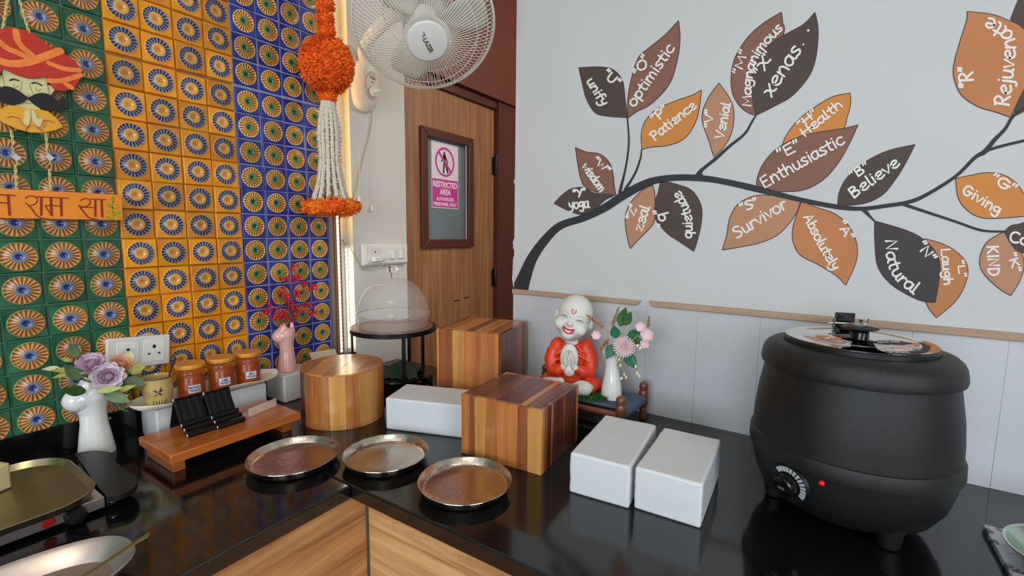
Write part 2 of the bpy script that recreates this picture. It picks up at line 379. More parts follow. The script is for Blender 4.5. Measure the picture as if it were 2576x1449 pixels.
t = thing('led_strip', 'unseen warm led strip added to light the recess behind the brown profile above the short strip', 'light strip', (-0.010, 1.1135, 1.42), 0, 'led strips beside the tiled wall')
put('tape', MB().box((-0.005, 0.0002, 0), (0.005, 0.0014, 1.2)), tape_m, t)
for i in range(76): put('diode', dm2, None, t, (0, 0.0034, 0.008+i*0.0155))
strip(0.0075, 1.0995, 0.985, 2.30, 0.0155, 'long warm white led strip nearest the blue tiles, behind the flower hanging')
strip(-0.0285, 1.160, 0.985, 1.385, 0.0155, 'short warm white led strip beside the white column, fed by a thin cable')
c = put('led_cable', MB().tube([(0.008, 1.115, 1.40), (0.002, 1.125, 1.405), (-.012, 1.14, 1.392), (-.026, 1.16, 1.386)], 0.0012, 6), M['brown'])
tag(c, 'thin dark cable running between the two led strips', 'cable')

# ---- right wall: wainscot panels and battens
ZT = 1.2265
px0 = WE+0.001; k = 0; seams = [0.742, 0.8985, 1.062, 1.206, 1.362, 1.512, 1.668, 1.824, 1.98, 2.136, 2.292, 2.448, 2.604, 2.76]
pr = [WE+0.001]+seams+[2.9]
for a, b_ in zip(pr[:-1], pr[1:]):
    o = put('wainscot_panel', MB().box((a, D-0.005, 0.9), (b_-0.00025, D, ZT)), M['pvc'], wr); bevel(o, 0.0004, 1)
def batten(n, poly):
    Mx = Matrix(((1, 0, 0, 0), (0, 0, -1, D-0.0005), (0, 1, 0, 0), (0, 0, 0, 1)))
    o = struct('trim_%d' % n, MB().prism(poly, 0.012, Mx), M['batten']); bevel(o, 0.002, 2)
batten(1, [(WE, ZT), (1.030, ZT), (1.045, ZT+.0145), (WE, ZT+.0165)])
batten(2, [(1.082, ZT), (2.9, ZT), (2.9, ZT+.0165), (1.068, ZT+.0165)])

for zz0, zz1, ov in ((1.42, 1.375, .006), (1.36, 1.245, .009), (1.62, 1.60, .004)):
    n = 9; P = [(WE+.002, zz0)]+[(WE-ov*(.35+.65*random.random())*math.sin(pi*(k+.5)/n), zz0+(zz1-zz0)*(k+.5)/n) for k in range(n)]+[(WE+.002, zz1)]
    put('paint_flake', MB().prism(P, 0.001, Matrix(((1, 0, 0, 0), (0, 0, -1, D-.0006), (0, 1, 0, 0), (0, 0, 0, 1)))).mesh('paint_flake', False), M['paint'], wr)
# ---- door wall (same plane as the left wall, beyond the column)
struct('wall_door_side', MB().box((-0.14, 2.331, 0), (0, 3.2, 2.8)).box((-0.14, 1.447, 2.124), (-0.021, 2.331, 2.8)), M['plain'])
struct('trim_3', MB().box((-0.02, 1.447, 2.124), (0.012, 3.0, 2.8)), M['brown_hi'])
fr_ = MB().box((-0.10, 2.125, 0), (-0.002, 2.330, 2.122)).box((-0.10, 1.4475, 2.082), (-0.012, 2.125, 2.122))
struct('trim_4', fr_, M['brown'])
door = struct('door_1', MB().box((-0.065, 1.450, 0.005), (-0.03, 2.122, 1.372)).box((-0.065, 1.450, 1.888), (-0.03, 2.122, 2.080)).box((-0.065, 1.450, 1.372), (-0.03, 1.572, 1.888)).box((-0.065, 1.918, 1.372), (-0.03, 2.122, 1.888)), M['door'])
def frame_bar(pts): return pts
wf = MB()
y0, y1, z0, z1 = 1.560, 1.930, 1.362, 1.898; e = 0.040
for poly in ([(y0, z0), (y1, z0), (y1-e, z0+e), (y0+e, z0+e)], [(y1, z0), (y1, z1), (y1-e, z1-e), (y1-e, z0+e)], [(y1, z1), (y0, z1), (y0+e, z1-e), (y1-e, z1-e)], [(y0, z1), (y0, z0), (y0+e, z0+e), (y0+e, z1-e)]):
    o = put('window_frame', MB().prism(poly, 0.018, Matrix(((0, 0, 1, -0.031), (1, 0, 0, 0), (0, 1, 0, 0), (0, 0, 0, 1)))), M['brown'], door); bevel(o, 0.004, 2)
put('pane', MB().box((-0.050, y0+e-.004, z0+e-.004), (-0.040, y1-e+.004, z1-e+.004)), mat('door_glass', (104, 122, 130), 0.06, metal=0.0, coat=1.0, spec=1.0, var=0.12, vscale=5), door)  # grey-blue base colour stands in for the opposite wall reflected in the glass
for zz in (1.79, 1.19):
    put('hinge', MB().lathe([(0.008, 0), (0.0095, 0.004), (0.0095, 0.106), (0.008, 0.11)], 12, Matrix.Translation((-0.018, 2.128, zz-.05))).box((-0.03, 2.105, zz-.045), (-0.024, 2.128, zz+.045)), M['black'], door)
# the notice stuck to the door glass
sy0, sy1, sz0, sz1 = 1.646, 1.836, 1.548, 1.852
nt_ = thing('restricted_area_notice', 'white and magenta restricted area notice stuck on the door glass', 'sign', (-0.0395, 0, 0))
put('sheet', MB().box((0, sy0, sz0), (0.0006, sy1, sz1)), mat('notice_paper', (228, 218, 224), 0.5), nt_)
mag = mat('notice_magenta', (196, 62, 150), 0.5); ink = mat('notice_ink', (56, 30, 50), 0.5); wht = mat('notice_white', (238, 216, 232), 0.5)
zm = sz0+(sz1-sz0)*0.44
put('band', MB().box((0.0006, sy0+.004, sz0+.004), (0.0009, sy1-.004, zm)), mag, nt_)
def text_mesh(body, size, Mx, mt, parent=None, name='lettering', bold=0.0, align='CENTER', xs=1.0):
    cu = bpy.data.curves.new('t', 'FONT'); cu.body = body; cu.size = size; cu.align_x = align; cu.align_y = 'CENTER'; cu.offset = bold; cu.resolution_u = 3
    o = bpy.data.objects.new('t', cu); COL.objects.link(o); dg = bpy.context.evaluated_depsgraph_get(); dg.update()
    me = bpy.data.meshes.new_from_object(o.evaluated_get(dg)); bpy.data.objects.remove(o)
    me.transform(Mx @ Matrix.Diagonal((xs, 1, 1, 1))); me.name = name; me.materials.clear(); me.materials.append(mt)
    return put(name, me, None, parent)
def onleft(y_, z_, x_=0.001): return Matrix(((0, 0, 1, x_), (1, 0, 0, y_), (0, 1, 0, z_), (0, 0, 0, 1)))
mc_y = (sy0+sy1)/2
text_mesh('RESTRICTED', 0.036, onleft(mc_y, zm-.025), wht, nt_, bold=0.0014, xs=0.86)
text_mesh('AREA', 0.036, onleft(mc_y, zm-.059), wht, nt_, bold=0.0014, xs=0.86)
text_mesh('AUTHORIZED', 0.022, onleft(mc_y, sz0+.042), wht, nt_, bold=0.0008, xs=0.9)
text_mesh('PERSONNEL ONLY', 0.022, onleft(mc_y, sz0+.018), wht, nt_, bold=0.0008, xs=0.88)
ic = Vector((0, mc_y-.002, (zm+sz1)/2-.004)); R0 = 0.068
ring = MB(); n = 40; vs = []; fs = []
for k in range(n):
    a = 2*pi*k/n
    for rr_ in (R0, R0*0.84): vs.append((0.0010, ic.y+rr_*math.cos(a), ic.z+rr_*math.sin(a)))
for k in range(n): k2 = (k+1) % n; fs.append((2*k, 2*k2, 2*k2+1, 2*k+1))
ring.add(vs, fs)
a0 = R(-45); d_ = Vector((0, math.cos(a0), math.sin(a0))); p_ = Vector((0, -d_.z, d_.y))
q = [ic+d_*R0*.9+p_*.006, ic-d_*R0*.9+p_*.006, ic-d_*R0*.9-p_*.006, ic+d_*R0*.9-p_*.006]
ring.add([(0.0013, v.y, v.z) for v in q], [(0, 1, 2, 3)])
put('prohibition_ring', ring, mag, nt_)
def flat_stroke(m, pts, hw, f):
    """ribbon of half width hw (number or list) through 2D pts, mapped by f(u, v)"""
    P = [Vector(p) for p in pts]; n = len(P); H = hw if isinstance(hw, (list, tuple)) else [hw]*n; vs = []
    for i in range(n):
        t = (P[min(i+1, n-1)]-P[max(i-1, 0)]); t = t.normalized() if t.length > 1e-9 else Vector((1, 0)); q = Vector((-t.y, t.x))*H[i]
        vs += [f(*(P[i]+q)), f(*(P[i]-q))]
    if (P[0]-P[-1]).length < 1e-6 and n > 3:
        m.add(vs, [(2*i, 2*i+2, 2*i+3, 2*i+1) for i in range(n-1)]); return
    fs = [(2*i, 2*i+2, 2*i+3, 2*i+1) for i in range(n-1)]; b0 = len(vs)
    for e, sgn in ((0, 1), (n-1, -1)):
        t = (P[1]-P[0]) if e == 0 else (P[-1]-P[-2]); t = t.normalized() if t.length > 1e-9 else Vector((1, 0)); a0 = math.atan2(t.x, -t.y); c, h = P[e], H[e]; ids = []
        for k in range(1, 4):
            a = a0+sgn*pi*k/4; ids.append(len(vs)); vs.append(f(c.x+h*math.cos(a), c.y+h*math.sin(a)))
        fs.append((2*e, *ids, 2*e+1))
    m.add(vs, fs)
wk = MB(); fmap = lambda u, v: (0.0011, ic.y+u, ic.z+v)
wk.add([fmap(.006*math.cos(k*pi/6)-.004, .040+.008*math.sin(k*pi/6)) for k in range(12)], [tuple(range(12))])
for pts, hw in (([(-.004, .030), (-.002, .0)], .009), ([(-.001, 0), (.010, -.02), (.020, -.045)], .0055), ([(-.003, 0), (-.008, -.022), (-.010, -.047)], .005), ([(-.006, .026), (-.018, .012), (-.024, .002)], .0035), ([(.002, .026), (.014, .012), (.017, -.006)], .0035)): flat_stroke(wk, pts, hw, fmap)
put('walking_figure', wk, ink, nt_)

# ================================================================== MURAL (paint on the right wall: parts of the wall)
def catmull(P, sub=5, closed=False):
    P = [Vector(p) for p in P]; n = len(P); out = []
    rng = range(n) if closed else range(n-1)
    for i in rng:
        p0 = P[i-1] if (closed or i > 0) else P[0]; p1 = P[i]; p2 = P[(i+1) % n]; p3 = P[(i+2) % n] if (closed or i+2 < n) else P[-1]
        for k in range(sub):
            t = k/sub; out.append(0.5*((2*p1)+(-p0+p2)*t+(2*p0-5*p1+4*p2-p3)*t*t+(-p0+3*p1-3*p2+p3)*t*t*t))
    if not closed: out.append(P[-1])
    return out
def wall_px(off):
    def f(x, y):
        p = on_y(x, y, D-off); return (p.x, D-off, p.z)
    return f
leafcol = {'dark': mat('mural_dark_brown', (74, 63, 58), 0.7, var=0.05, vscale=9), 'brown': mat('mural_brown', (128, 90, 72), 0.7, var=0.05, vscale=9), 'orange': mat('mural_orange', (200, 130, 62), 0.7, var=0.04, vscale=9), 'tan': mat('mural_tan', (178, 130, 98), 0.7, var=0.04, vscale=9), 'clay': mat('mural_clay', (186, 122, 76), 0.7, var=0.04, vscale=9), 'slate': mat('mural_charcoal', (62, 57, 58), 0.7, var=0.05, vscale=9)}
outline_m = mat('mural_outline', (66, 42, 44), 0.7); branch_m = mat('mural_branch', (40, 41, 45), 0.65, var=0.08, vscale=9); chalk = mat('mural_lettering', (224, 223, 218), 0.7)
LW = 1.0
G = {
'a': (.95, [[(.78,.85),(.5,1),(.15,.8),(.08,.35),(.35,0),(.65,.25),(.8,.9)],[(.8,.95),(.78,.2),(.98,.02)]]),
'b': (.9, [[(.15,1.55),(.15,0)],[(.15,.5),(.4,.95),(.78,.75),(.75,.2),(.4,0),(.15,.15)]]),
'c': (.85, [[(.8,.85),(.5,1),(.15,.75),(.12,.3),(.4,0),(.8,.12)]]),
'd': (.95, [[(.75,.8),(.45,1),(.12,.7),(.12,.25),(.4,0),(.75,.3)],[(.8,1.55),(.76,.2),(.92,0)]]),
'e': (.9, [[(.12,.5),(.6,.55),(.78,.8),(.5,1),(.15,.75),(.12,.3),(.42,0),(.85,.15)]]),
'f': (.75, [[(.75,1.45),(.5,1.5),(.35,1.2),(.32,-.1)],[(.08,.8),(.65,.85)]]),
'g': (.95, [[(.75,.85),(.45,1),(.12,.75),(.2,.35),(.5,.3),(.76,.6)],[(.8,.98),(.78,-.2),(.5,-.5),(.15,-.35)]]),
'h': (.95, [[(.15,1.55),(.15,0)],[(.15,.5),(.45,.95),(.72,.75),(.78,0)]]),
'i': (.42, [[(.2,.95),(.2,0)],[(.2,1.38),(.22,1.36)]]),
'j': (.5, [[(.3,.95),(.3,-.3),(.0,-.45)],[(.3,1.38),(.32,1.36)]]),
'l': (.45, [[(.2,1.55),(.18,.15),(.4,0)]]),
'm': (1.35, [[(.12,.95),(.12,0)],[(.12,.55),(.38,.98),(.6,.7),(.62,0)],[(.62,.55),(.9,.98),(1.12,.7),(1.15,0)]]),
'n': (.95, [[(.15,.95),(.15,0)],[(.15,.55),(.5,1),(.75,.7),(.8,0)]]),
'o': (.95, [[(.45,1),(.12,.75),(.12,.25),(.45,0),(.8,.25),(.8,.75),(.45,1)]]),
'p': (.95, [[(.15,.95),(.15,-.5)],[(.15,.6),(.45,1),(.82,.75),(.75,.2),(.45,.05),(.15,.3)]]),
'q': (.95, [[(.8,.9),(.45,1),(.12,.7),(.2,.2),(.5,.1),(.8,.4)],[(.8,.95),(.78,-.5)]]),
'r': (.7, [[(.15,.95),(.15,0)],[(.15,.5),(.4,.95),(.68,.85)]]),
's': (.8, [[(.7,.88),(.4,1),(.15,.78),(.4,.52),(.68,.28),(.45,0),(.1,.1)]]),
't': (.75, [[(.38,1.4),(.34,.2),(.6,0)],[(.05,.95),(.7,.98)]]),
'u': (.95, [[(.12,.95),(.15,.25),(.4,0),(.68,.25),(.75,.95)],[(.75,.95),(.76,.15),(.92,0)]]),
'v': (.85, [[(.08,.95),(.4,0),(.78,.98)]]),
'w': (1.2, [[(.08,.95),(.32,0),(.58,.75),(.85,0),(1.1,.98)]]),
'x': (.95, [[(.1,.9),(.3,.85),(.6,.1),(.85,0)],[(.85,1),(.5,.5),(.1,-.05)]]),
'y': (.9, [[(.1,.95),(.2,.45),(.5,.35),(.7,.6)],[(.8,.98),(.65,-.1),(.3,-.5),(.05,-.4)]]),
'z': (.9, [[(.1,.92),(.75,.98),(.1,.02),(.82,.02)]]),
'A': (1.1, [[(.1,0),(.5,1.45),(.95,0)],[(.2,.5),(.85,.5)]]),
'B': (1.05, [[(.15,1.45),(.15,0)],[(.15,1.45),(.6,1.4),(.7,1.05),(.15,.8)],[(.15,.8),(.75,.65),(.8,.15),(.15,0)]]),
'C': (1.05, [[(.9,1.3),(.5,1.45),(.12,1.1),(.1,.4),(.45,0),(.95,.15)]]),
'D': (1.1, [[(.15,1.45),(.15,0)],[(.15,1.45),(.75,1.2),(.9,.6),(.6,.1),(.15,0)]]),
'E': (1.0, [[(.85,1.45),(.15,1.4),(.15,.02),(.85,0)],[(.15,.75),(.7,.78)]]),
'G': (1.15, [[(.9,1.25),(.5,1.45),(.12,1.1),(.12,.35),(.5,0),(.85,.25),(.85,.65)],[(.5,.68),(1.05,.68)]]),
'H': (1.1, [[(.15,1.45),(.15,0)],[(.85,1.45),(.85,0)],[(.0,.72),(1.05,.75)]]),
'I': (.5, [[(.25,1.45),(.25,0)]]),
'K': (1.05, [[(.15,1.45),(.15,0)],[(.85,1.4),(.18,.65)],[(.3,.78),(.9,0)]]),
'L': (.95, [[(.15,1.45),(.12,.05),(.85,0)]]),
'M': (1.35, [[(.1,0),(.2,1.45),(.62,.35),(1.05,1.45),(1.2,0)]]),
'N': (1.15, [[(.12,0),(.15,1.45),(.85,.05),(.9,1.45)]]),
'O': (1.2, [[(.55,1.45),(.12,1.05),(.12,.4),(.55,0),(1.0,.4),(1.0,1.05),(.55,1.45)]]),
'P': (1.0, [[(.2,1.4),(.2,-.05)],[(.05,1.3),(.5,1.48),(.85,1.2),(.7,.75),(.2,.65)]]),
'R': (1.1, [[(.2,1.4),(.2,0)],[(.05,1.35),(.55,1.48),(.85,1.15),(.6,.75),(.2,.7)],[(.4,.72),(.95,0)]]),
'S': (1.0, [[(.85,1.3),(.45,1.45),(.15,1.15),(.45,.8),(.82,.5),(.6,.05),(.1,.1)]]),
'U': (1.1, [[(.12,1.4),(.18,.35),(.5,0),(.85,.35),(.9,1.4)]]),
'V': (1.05, [[(.08,1.4),(.45,0),(.95,1.45)]]),
'W': (1.4, [[(.08,1.4),(.35,.05),(.65,1.1),(.95,.05),(1.25,1.45)]]),
'X': (1.1, [[(.1,1.4),(.4,1.2),(.7,.2),(1.05,0)],[(1.0,1.45),(.55,.75),(.05,.0)]]),
'Y': (1.0, [[(.1,1.4),(.45,.75)],[(.9,1.45),(.25,0)]]),
'Z': (1.05, [[(.1,1.4),(.9,1.42),(.1,.02),(.95,.05)]]),
'"': (.5, [[(.12,1.5),(.05,1.15)],[(.36,1.5),(.3,1.15)]]),
'.': (.3, [[(.12,.02),(.14,.0)]]), ' ': (.5, [])}
def path_at(P, s):
    for i in range(len(P)-1):
        L = (P[i+1]-P[i]).length
        if s <= L or i == len(P)-2: return P[i]+(P[i+1]-P[i])*(s/L if L > 1e-9 else 0)
        s -= L
def write(parent, text, path, xh, mid=0.5, pen=2.35, off=0.0016):
    P = catmull(path, 10) if len(path) > 2 else [Vector(p) for p in path]
    tot = sum((P[i+1]-P[i]).length for i in range(len(P)-1)); adv = sum(G[ch][0] for ch in text); k = tot/adv
    m = MB(); x0 = 0; ns = 0
    for ch in text:
        a, strokes = G[ch]
        for st in strokes:
            f = wall_px(off+ns*0.00002); ns += 1
            raw = catmull(st, 4) if len(st) > 2 and ch not in 'vwxzAEHKLMNVWZ' else [Vector(p) for p in st]
            pts = []
            for g in raw:
                s = (x0+g.x)*k; e = min(max(s, 0.01), tot-0.01); b = path_at(P, e); t = (path_at(P, min(e+3, tot))-path_at(P, max(e-3, 0))).normalized()
                b = b+t*(s-e); u = Vector((t.y, -t.x)); pts.append(b+u*(g.y-mid)*xh)
            flat_stroke(m, pts, pen, f)
        x0 += a
    return put('lettering', m.mesh('lettering', False), chalk, parent)
def leaf(kind, pts, corners, words, lab):
    """pts: outline in photo pixels lying on the wall plane, corners = indices of sharp points"""
    n = len(pts); out = []
    cs = sorted(corners)
    for a, b_ in zip(cs, cs[1:]+[cs[0]+n]):
        out += catmull([pts[i % n] for i in range(a, b_+1)], 5)[:-1]
    cen = sum(out, Vector((0, 0)))/len(out)
    lay = leaf.n*0.00004; leaf.n += 1
    f = wall_px(0.0005+lay)
    o = put('painted_leaf', MB().add([f(p.x, p.y) for p in out], [tuple(range(len(out)))]).mesh('painted_leaf', False), leafcol[kind], wr)
    o['label'] = lab
    m = MB(); flat_stroke(m, out+[out[0]], LW, wall_px(0.00052+lay)); put('outline', m.mesh('outline', False), outline_m, o)
    for wd in words:
        tx, path, xh = wd[:3]
        if tx[0] == '"':
            q = Vector(path[0]).lerp(Vector(path[-1]), .5); dd = (cen-q).normalized()*4.5; path = [tuple(q+(Vector(p)-q)*.92+dd) for p in path]; xh *= .92
        write(o, tx, path, xh, *(wd[3:]))
    return o
leaf.n = 0
C7 = 0.72
leaf('orange', [(2138.9,234),(2093,244),(2041.5,275),(2003.6,306),(1976,344),(1965,376),(2000,385),(2060,360),(2119,327),(2131,296),(2139.9,261.5)], [0,5], [('"H"',[(2003,316),(2050,277)],14,C7),('Health',[(2019,339),(2117,260)],15)], 'orange leaf lettered Health')
leaf('brown', [(2158.9,314),(2117.5,323.7),(2041.5,335.7),(1993,351),(1948,379),(1917,417),(1903.5,454.8),(1906,474),(1934.6,480.7),(2007,480.7),(2055,463.4),(2093,430.6),(2127.8,379)], [0,7], [('"E"',[(1952,387),(2011,356)],19,C7,2.6),('Enthusiastic',[(1916,464),(2121,349)],19,0.6,2.4)], 'brown leaf lettered Enthusiastic')
leaf('brown', [(1966,30),(1920.8,58),(1879.4,96),(1848,147.7),(1839,199.4),(1844.9,241),(1869,275),(1900,291),(1925,200),(1970.8,89),(1969,54.5)], [0,7], [('"M"',[(1847,189),(1869,122)],15,C7),('Magnanimous',[(1881,268),(1886,186),(1909,128),(1965,66)],15)], 'brown leaf lettered Magnanimous')
leaf('dark', [(2050,31),(2020.8,61.4),(1970.8,89),(1931,116.6),(1903.5,151),(1891.4,192.5),(1893,244),(1900.8,291),(1945,268.5),(1993,241),(2034.6,192.5),(2051.9,147.7),(2058,96),(2057,61)], [0,7], [('"X"',[(1900,190),(1933,127)],17,C7,2.4),('xenas',[(1929,240),(2009,118)],22,0.5,2.6),('.',[(2015,110),(2018,106)],12),('.',[(2027,75),(2031,70)],12,.5,3.2)], 'dark brown leaf lettered xenas')
leaf('dark', [(1456,170.4),(1512.6,168.4),(1545,177),(1566,204),(1572,242.5),(1578,296),(1521.5,291.5),(1494.7,281),(1474,245.5),(1465,210)], [0,5], [('"U"',[(1523,176),(1562,210)],17,C7,2.4),('unify',[(1481,200),(1521,264)],15)], 'dark brown leaf lettered Unify')
leaf('brown', [(1579,297.5),(1579,254.4),(1586.7,204),(1604.5,147.6),(1628,124),(1672.8,88),(1707,51),(1710.8,97),(1704,150.6),(1684.7,210),(1640,260),(1601.6,281)], [0,6], [('"O"',[(1597,187),(1625,134)],17,C7,2.4),('optimistic',[(1588,266),(1691,116)],17)], 'brown leaf lettered Optimistic')
leaf('orange', [(1615,376),(1613.4,334.5),(1625,302),(1652,275),(1705.4,251.5),(1741,239.6),(1764.8,225.6),(1758.8,275),(1747,313.8),(1720.3,349.4),(1681.7,365.7),(1640,370)], [0,6], [('"P"',[(1636,300),(1675,267)],17,C7),('Patience',[(1640,348),(1748,262)],15,0.6)], 'orange leaf lettered Patience')
leaf('tan', [(1808.7,209),(1833,242.5),(1845,272),(1845.8,305),(1839,337.5),(1821,370),(1796,395.4),(1782.6,352.3),(1767,308),(1769,275),(1785.5,239.6)], [0,6], [('"V"',[(1778,322),(1780,271)],15,C7),('Venial',[(1811,349),(1829,258)],15,0.6)], 'tan leaf lettered Venial')
leaf('dark', [(2302,363.6),(2234,379),(2175.7,408),(2133.5,444),(2112.5,479.7),(2107,515.4),(2130,517),(2179,510.5),(2221,489.5),(2253.5,450.5),(2279.5,408)], [0,5], [('"B"',[(2134,442),(2183,411)],16,C7),('Believe',[(2140,491),(2259,405)],18,0.6,2.5)], 'dark brown leaf lettered Believe')
leaf('tan', [(1817,629),(1828.6,590),(1835,551),(1854.6,515.4),(1893.5,494),(1935.7,491),(1981,496),(2014,505),(2000.6,541),(1961.6,586.8),(1916,609.5),(1864,621)], [0,7], [('"S"',[(1858,521),(1906,502)],16,C7),('Survivor',[(1847,592),(1977,512)],19,0.55,2.4)], 'tan leaf lettered Survivor')
leaf('clay', [(2016.8,505),(2055.7,522),(2101,538),(2136.8,570.6),(2156,616),(2153,661),(2127.7,718),(2104,693.8),(2059,666),(2013.5,642),(1995.7,609.5),(1994,577),(2003.8,541)], [0,6], [('"A"',[(2118,555),(2147,603)],17,C7),('Absolutely',[(2030,541),(2061,603),(2104,677)],16,0.6)], 'clay orange leaf lettered Absolutely')
leaf('clay', [(2327,600),(2377.8,616),(2419,644.5),(2435,676),(2428.6,714.4),(2403,759),(2355.6,799.5),(2330,762),(2320,690)], [0,6], [('"L"',[(2419,652),(2428,699)],13,C7),('Laugh',[(2376,626),(2381,676),(2384,718)],15,0.6)], 'clay orange leaf lettered Laugh, half behind the charcoal leaf')
leaf('slate', [(2200,555.6),(2276,578),(2320.7,600),(2352.4,631.8),(2365,666.7),(2362,708),(2353,761),(2327,759),(2292,746),(2241,714.4),(2209.5,673),(2201.6,622)], [0,6], [('"N"',[(2318,607),(2354,655)],18,C7,2.6),('Natural',[(2240,603),(2244,654),(2264,696),(2307,731)],20,0.6,2.6)], 'charcoal leaf lettered Natural')
leaf('orange', [(2404,449),(2447.7,439.7),(2485.8,434),(2524,439.7),(2555.7,460),(2578,492),(2602,545),(2576,544.5),(2517.6,549),(2470,547.7),(2435,530),(2411,498.4)], [0,6], [('"G"',[(2497,441),(2563,477)],18,C7,2.6),('Giving',[(2424,476),(2467,502),(2517,533)],17,0.6,2.6)], 'orange leaf lettered Giving')
leaf('tan', [(2524,584),(2482.6,609.6),(2465,651),(2473,686),(2511,724),(2543,744),(2565,708),(2576,673),(2571.5,640),(2550,605)], [0,5], [('"K"',[(2549,635),(2565,688)],15,C7),('KIND',[(2497,618),(2501,696)],19,C7,2.6)], 'tan leaf lettered KIND')
leaf('dark', [(2527,582.6),(2536.6,603),(2555.7,628.6),(2576,636.6),(2620,640),(2660,610),(2620,560),(2590,556),(2565,563.5),(2543,568)], [0,5], [('Co',[(2541,594),(2590,606)],18,C7,2.6)], 'dark brown leaf with Co at the right edge')
leaf('dark', [(2548,294),(2576,228),(2640,200),(2620,250),(2585,275)], [0,2], [], 'dark brown leaf behind the Rejuvenate leaf')
leaf('dark', [(2543,48),(2563,-2),(2600,-70),(2660,-20),(2620,90),(2576,75)], [0,2], [], 'dark brown leaf at the top right corner')
leaf('clay', [(2433,28.6),(2490.5,35),(2528.6,47.6),(2576,73),(2615,140),(2600,200),(2576,225.5),(2542,295),(2503,281),(2465,270),(2424,244.5),(2405,212.8),(2398.4,171.5),(2414,108),(2432,51)], [0,7], [('"R"',[(2428,224),(2424,166)],26,C7,3),('Rejuvenate',[(2522,267),(2534,180),(2535,95),(2480,55)],25,0.6,3)], 'large clay orange leaf lettered Rejuvenate')
leaf('dark', [(1394,511.5),(1412,492.7),(1433,476.5),(1455,471.7),(1472.5,472.5),(1492.7,484.6),(1543.8,492.7),(1522,503),(1495,527.7),(1465.7,539.8),(1430.7,530)], [0,6], [('"Y"',[(1439,484),(1475,478)],14,C7),('yoga',[(1431,518),(1482,514)],16,0.5,2.3)], 'dark brown leaf lettered Yoga')
leaf('brown', [(1447.4,371),(1473.8,382),(1508.8,387.7),(1533,409),(1542.5,438.8),(1545,465.7),(1550,491),(1508.8,484.6),(1472.5,471),(1459,441.5),(1452.3,403.8)], [0,6], [('"W"',[(1498,395),(1538,431)],13,C7),('wisdom',[(1468,415),(1516,481)],13)], 'brown leaf lettered Wisdom')
leaf('tan', [(1642,466),(1647.4,490),(1647.4,549),(1635,573.4),(1603,605.7),(1585.5,626),(1576,587),(1573.4,543.8),(1586.9,508.8),(1619,476.5)], [0,5], [('"Z"',[(1579,551),(1592,510)],14,C7),('zeal',[(1607,581),(1627,518)],16,0.5,2.3)], 'tan leaf lettered Zeal')
leaf('dark', [(1661,459),(1675.7,457.7),(1705,464.4),(1740,479),(1761.8,511.5),(1765.9,543.8),(1759,586.9),(1745.7,632.6),(1710.7,608.4),(1678.4,586.9),(1648.8,549),(1648.8,506),(1655.5,484.6)], [0,7], [('"q"',[(1668,573),(1655,524)],19),('quietude',[(1733,600),(1730,538),(1703,483)],16,0.5,2.3)], 'dark brown leaf lettered Quietude')
bm_ = [([(1308,729,21),(1318,700,17),(1338,651,13),(1369,606,11),(1409,568,9.5),(1468,548,9),(1522,522,10),(1563,495,10.5),(1603,472,10.5),(1643,455,9),(1697,447,8),(1759,448,8),(1818,456,7.5),(1903,475,8),(2007,501,6),(2104,520,6),(2169,525,5),(2234,517,5),(2283,509,5),(2327,492,4.5),(2403,444.5,4),(2452,397,4.5),(2478,381,6),(2502,352,5),(2529,324,4),(2548,293,4),(2578,268,2.5)], 'thick black painted branch'),
 ([(2470,384,3),(2500,373,3.5),(2529,365,3.5),(2580,353,3.5)], ''), ([(2270,513,4),(2327,532,3.5),(2403,557,3),(2470,579.5,3),(2530,582.6,2.5)], ''),
 ([(2172,526,6),(2189,544.6,3),(2202,557.6,2)], ''), ([(1759,441,10),(1765,428,4.5),(1800,399.6,4),(1834.5,368.5,3.5),(1872.5,337.5,3),(1889.7,310,2.5),(1900.8,291,2)], ''),
 ([(1559,484,4),(1572,430.8,2.5),(1579,390,2.3),(1582,350,2.2),(1578,296,1.8)], ''), ([(1572,478,3.5),(1597.6,436,2.6),(1611,398.5,2.2),(1613.8,377,1.5)], '')]
for ib, (pts, lb) in enumerate(bm_):
    P = catmull(pts and [Vector(p) for p in pts], 5); m = MB()
    flat_stroke(m, [Vector((p.x, p.y)) for p in P], [p.z for p in P], wall_px(0.0014+0.00003*ib))
    o = put('painted_branch', m.mesh('painted_branch', False), branch_m, wr)

# ================================================================== WORKTOPS AND CABINETS
o = bevel(put('worktop', MB().box((0.0, -1.6, 0.868), (0.680, 0.6113, ZC)), M['granite']), 0.004, 3)
tag(o, 'black polished granite worktop along the tiled wall', 'worktop')
o = bevel(put('worktop', MB().box((0.0, 0.6118, 0.868), (2.9, D-0.001, ZC)), M['granite']), 0.004, 3)
tag(o, 'black polished granite worktop along the mural wall', 'worktop')
o = bevel(put('upstand', MB().box((-0.012, -1.6, ZC), (0.006, 1.166, 0.9745)), M['granite']), 0.001, 1)
tag(o, 'low black granite upstand under the tiles', 'upstand')
c1 = thing('cabinet', 'wood grain cabinet under the worktop of the tiled wall', 'cabinet', (0, 0, 0))
put('body', MB().box((0.02, -1.58, 0.0), (0.640, 0.668, 0.866)), M['black'], c1)
for y0_, y1_ in ((-1.58, -0.92), (-0.915, -0.26), (-0.255, 0.6665)):
    bevel(put('front_panel', MB().box((0.641, y0_, 0.08), (0.659, y1_, 0.866)), M['laminate_y'], c1), 0.0012, 1)
c2 = thing('cabinet', 'paler wood grain cabinet under the worktop of the mural wall', 'cabinet', (0, 0, 0))
put('body', MB().box((0.70, 0.692, 0.0), (2.88, 1.36, 0.866)), M['black'], c2)
for x0_, x1_ in ((0.6615, 1.62), (1.623, 2.25), (2.253, 2.88)):
    bevel(put('front_panel', MB().box((x0_, 0.671, 0.08), (x1_, 0.689, 0.866)), M['laminate'], c2), 0.0012, 1)

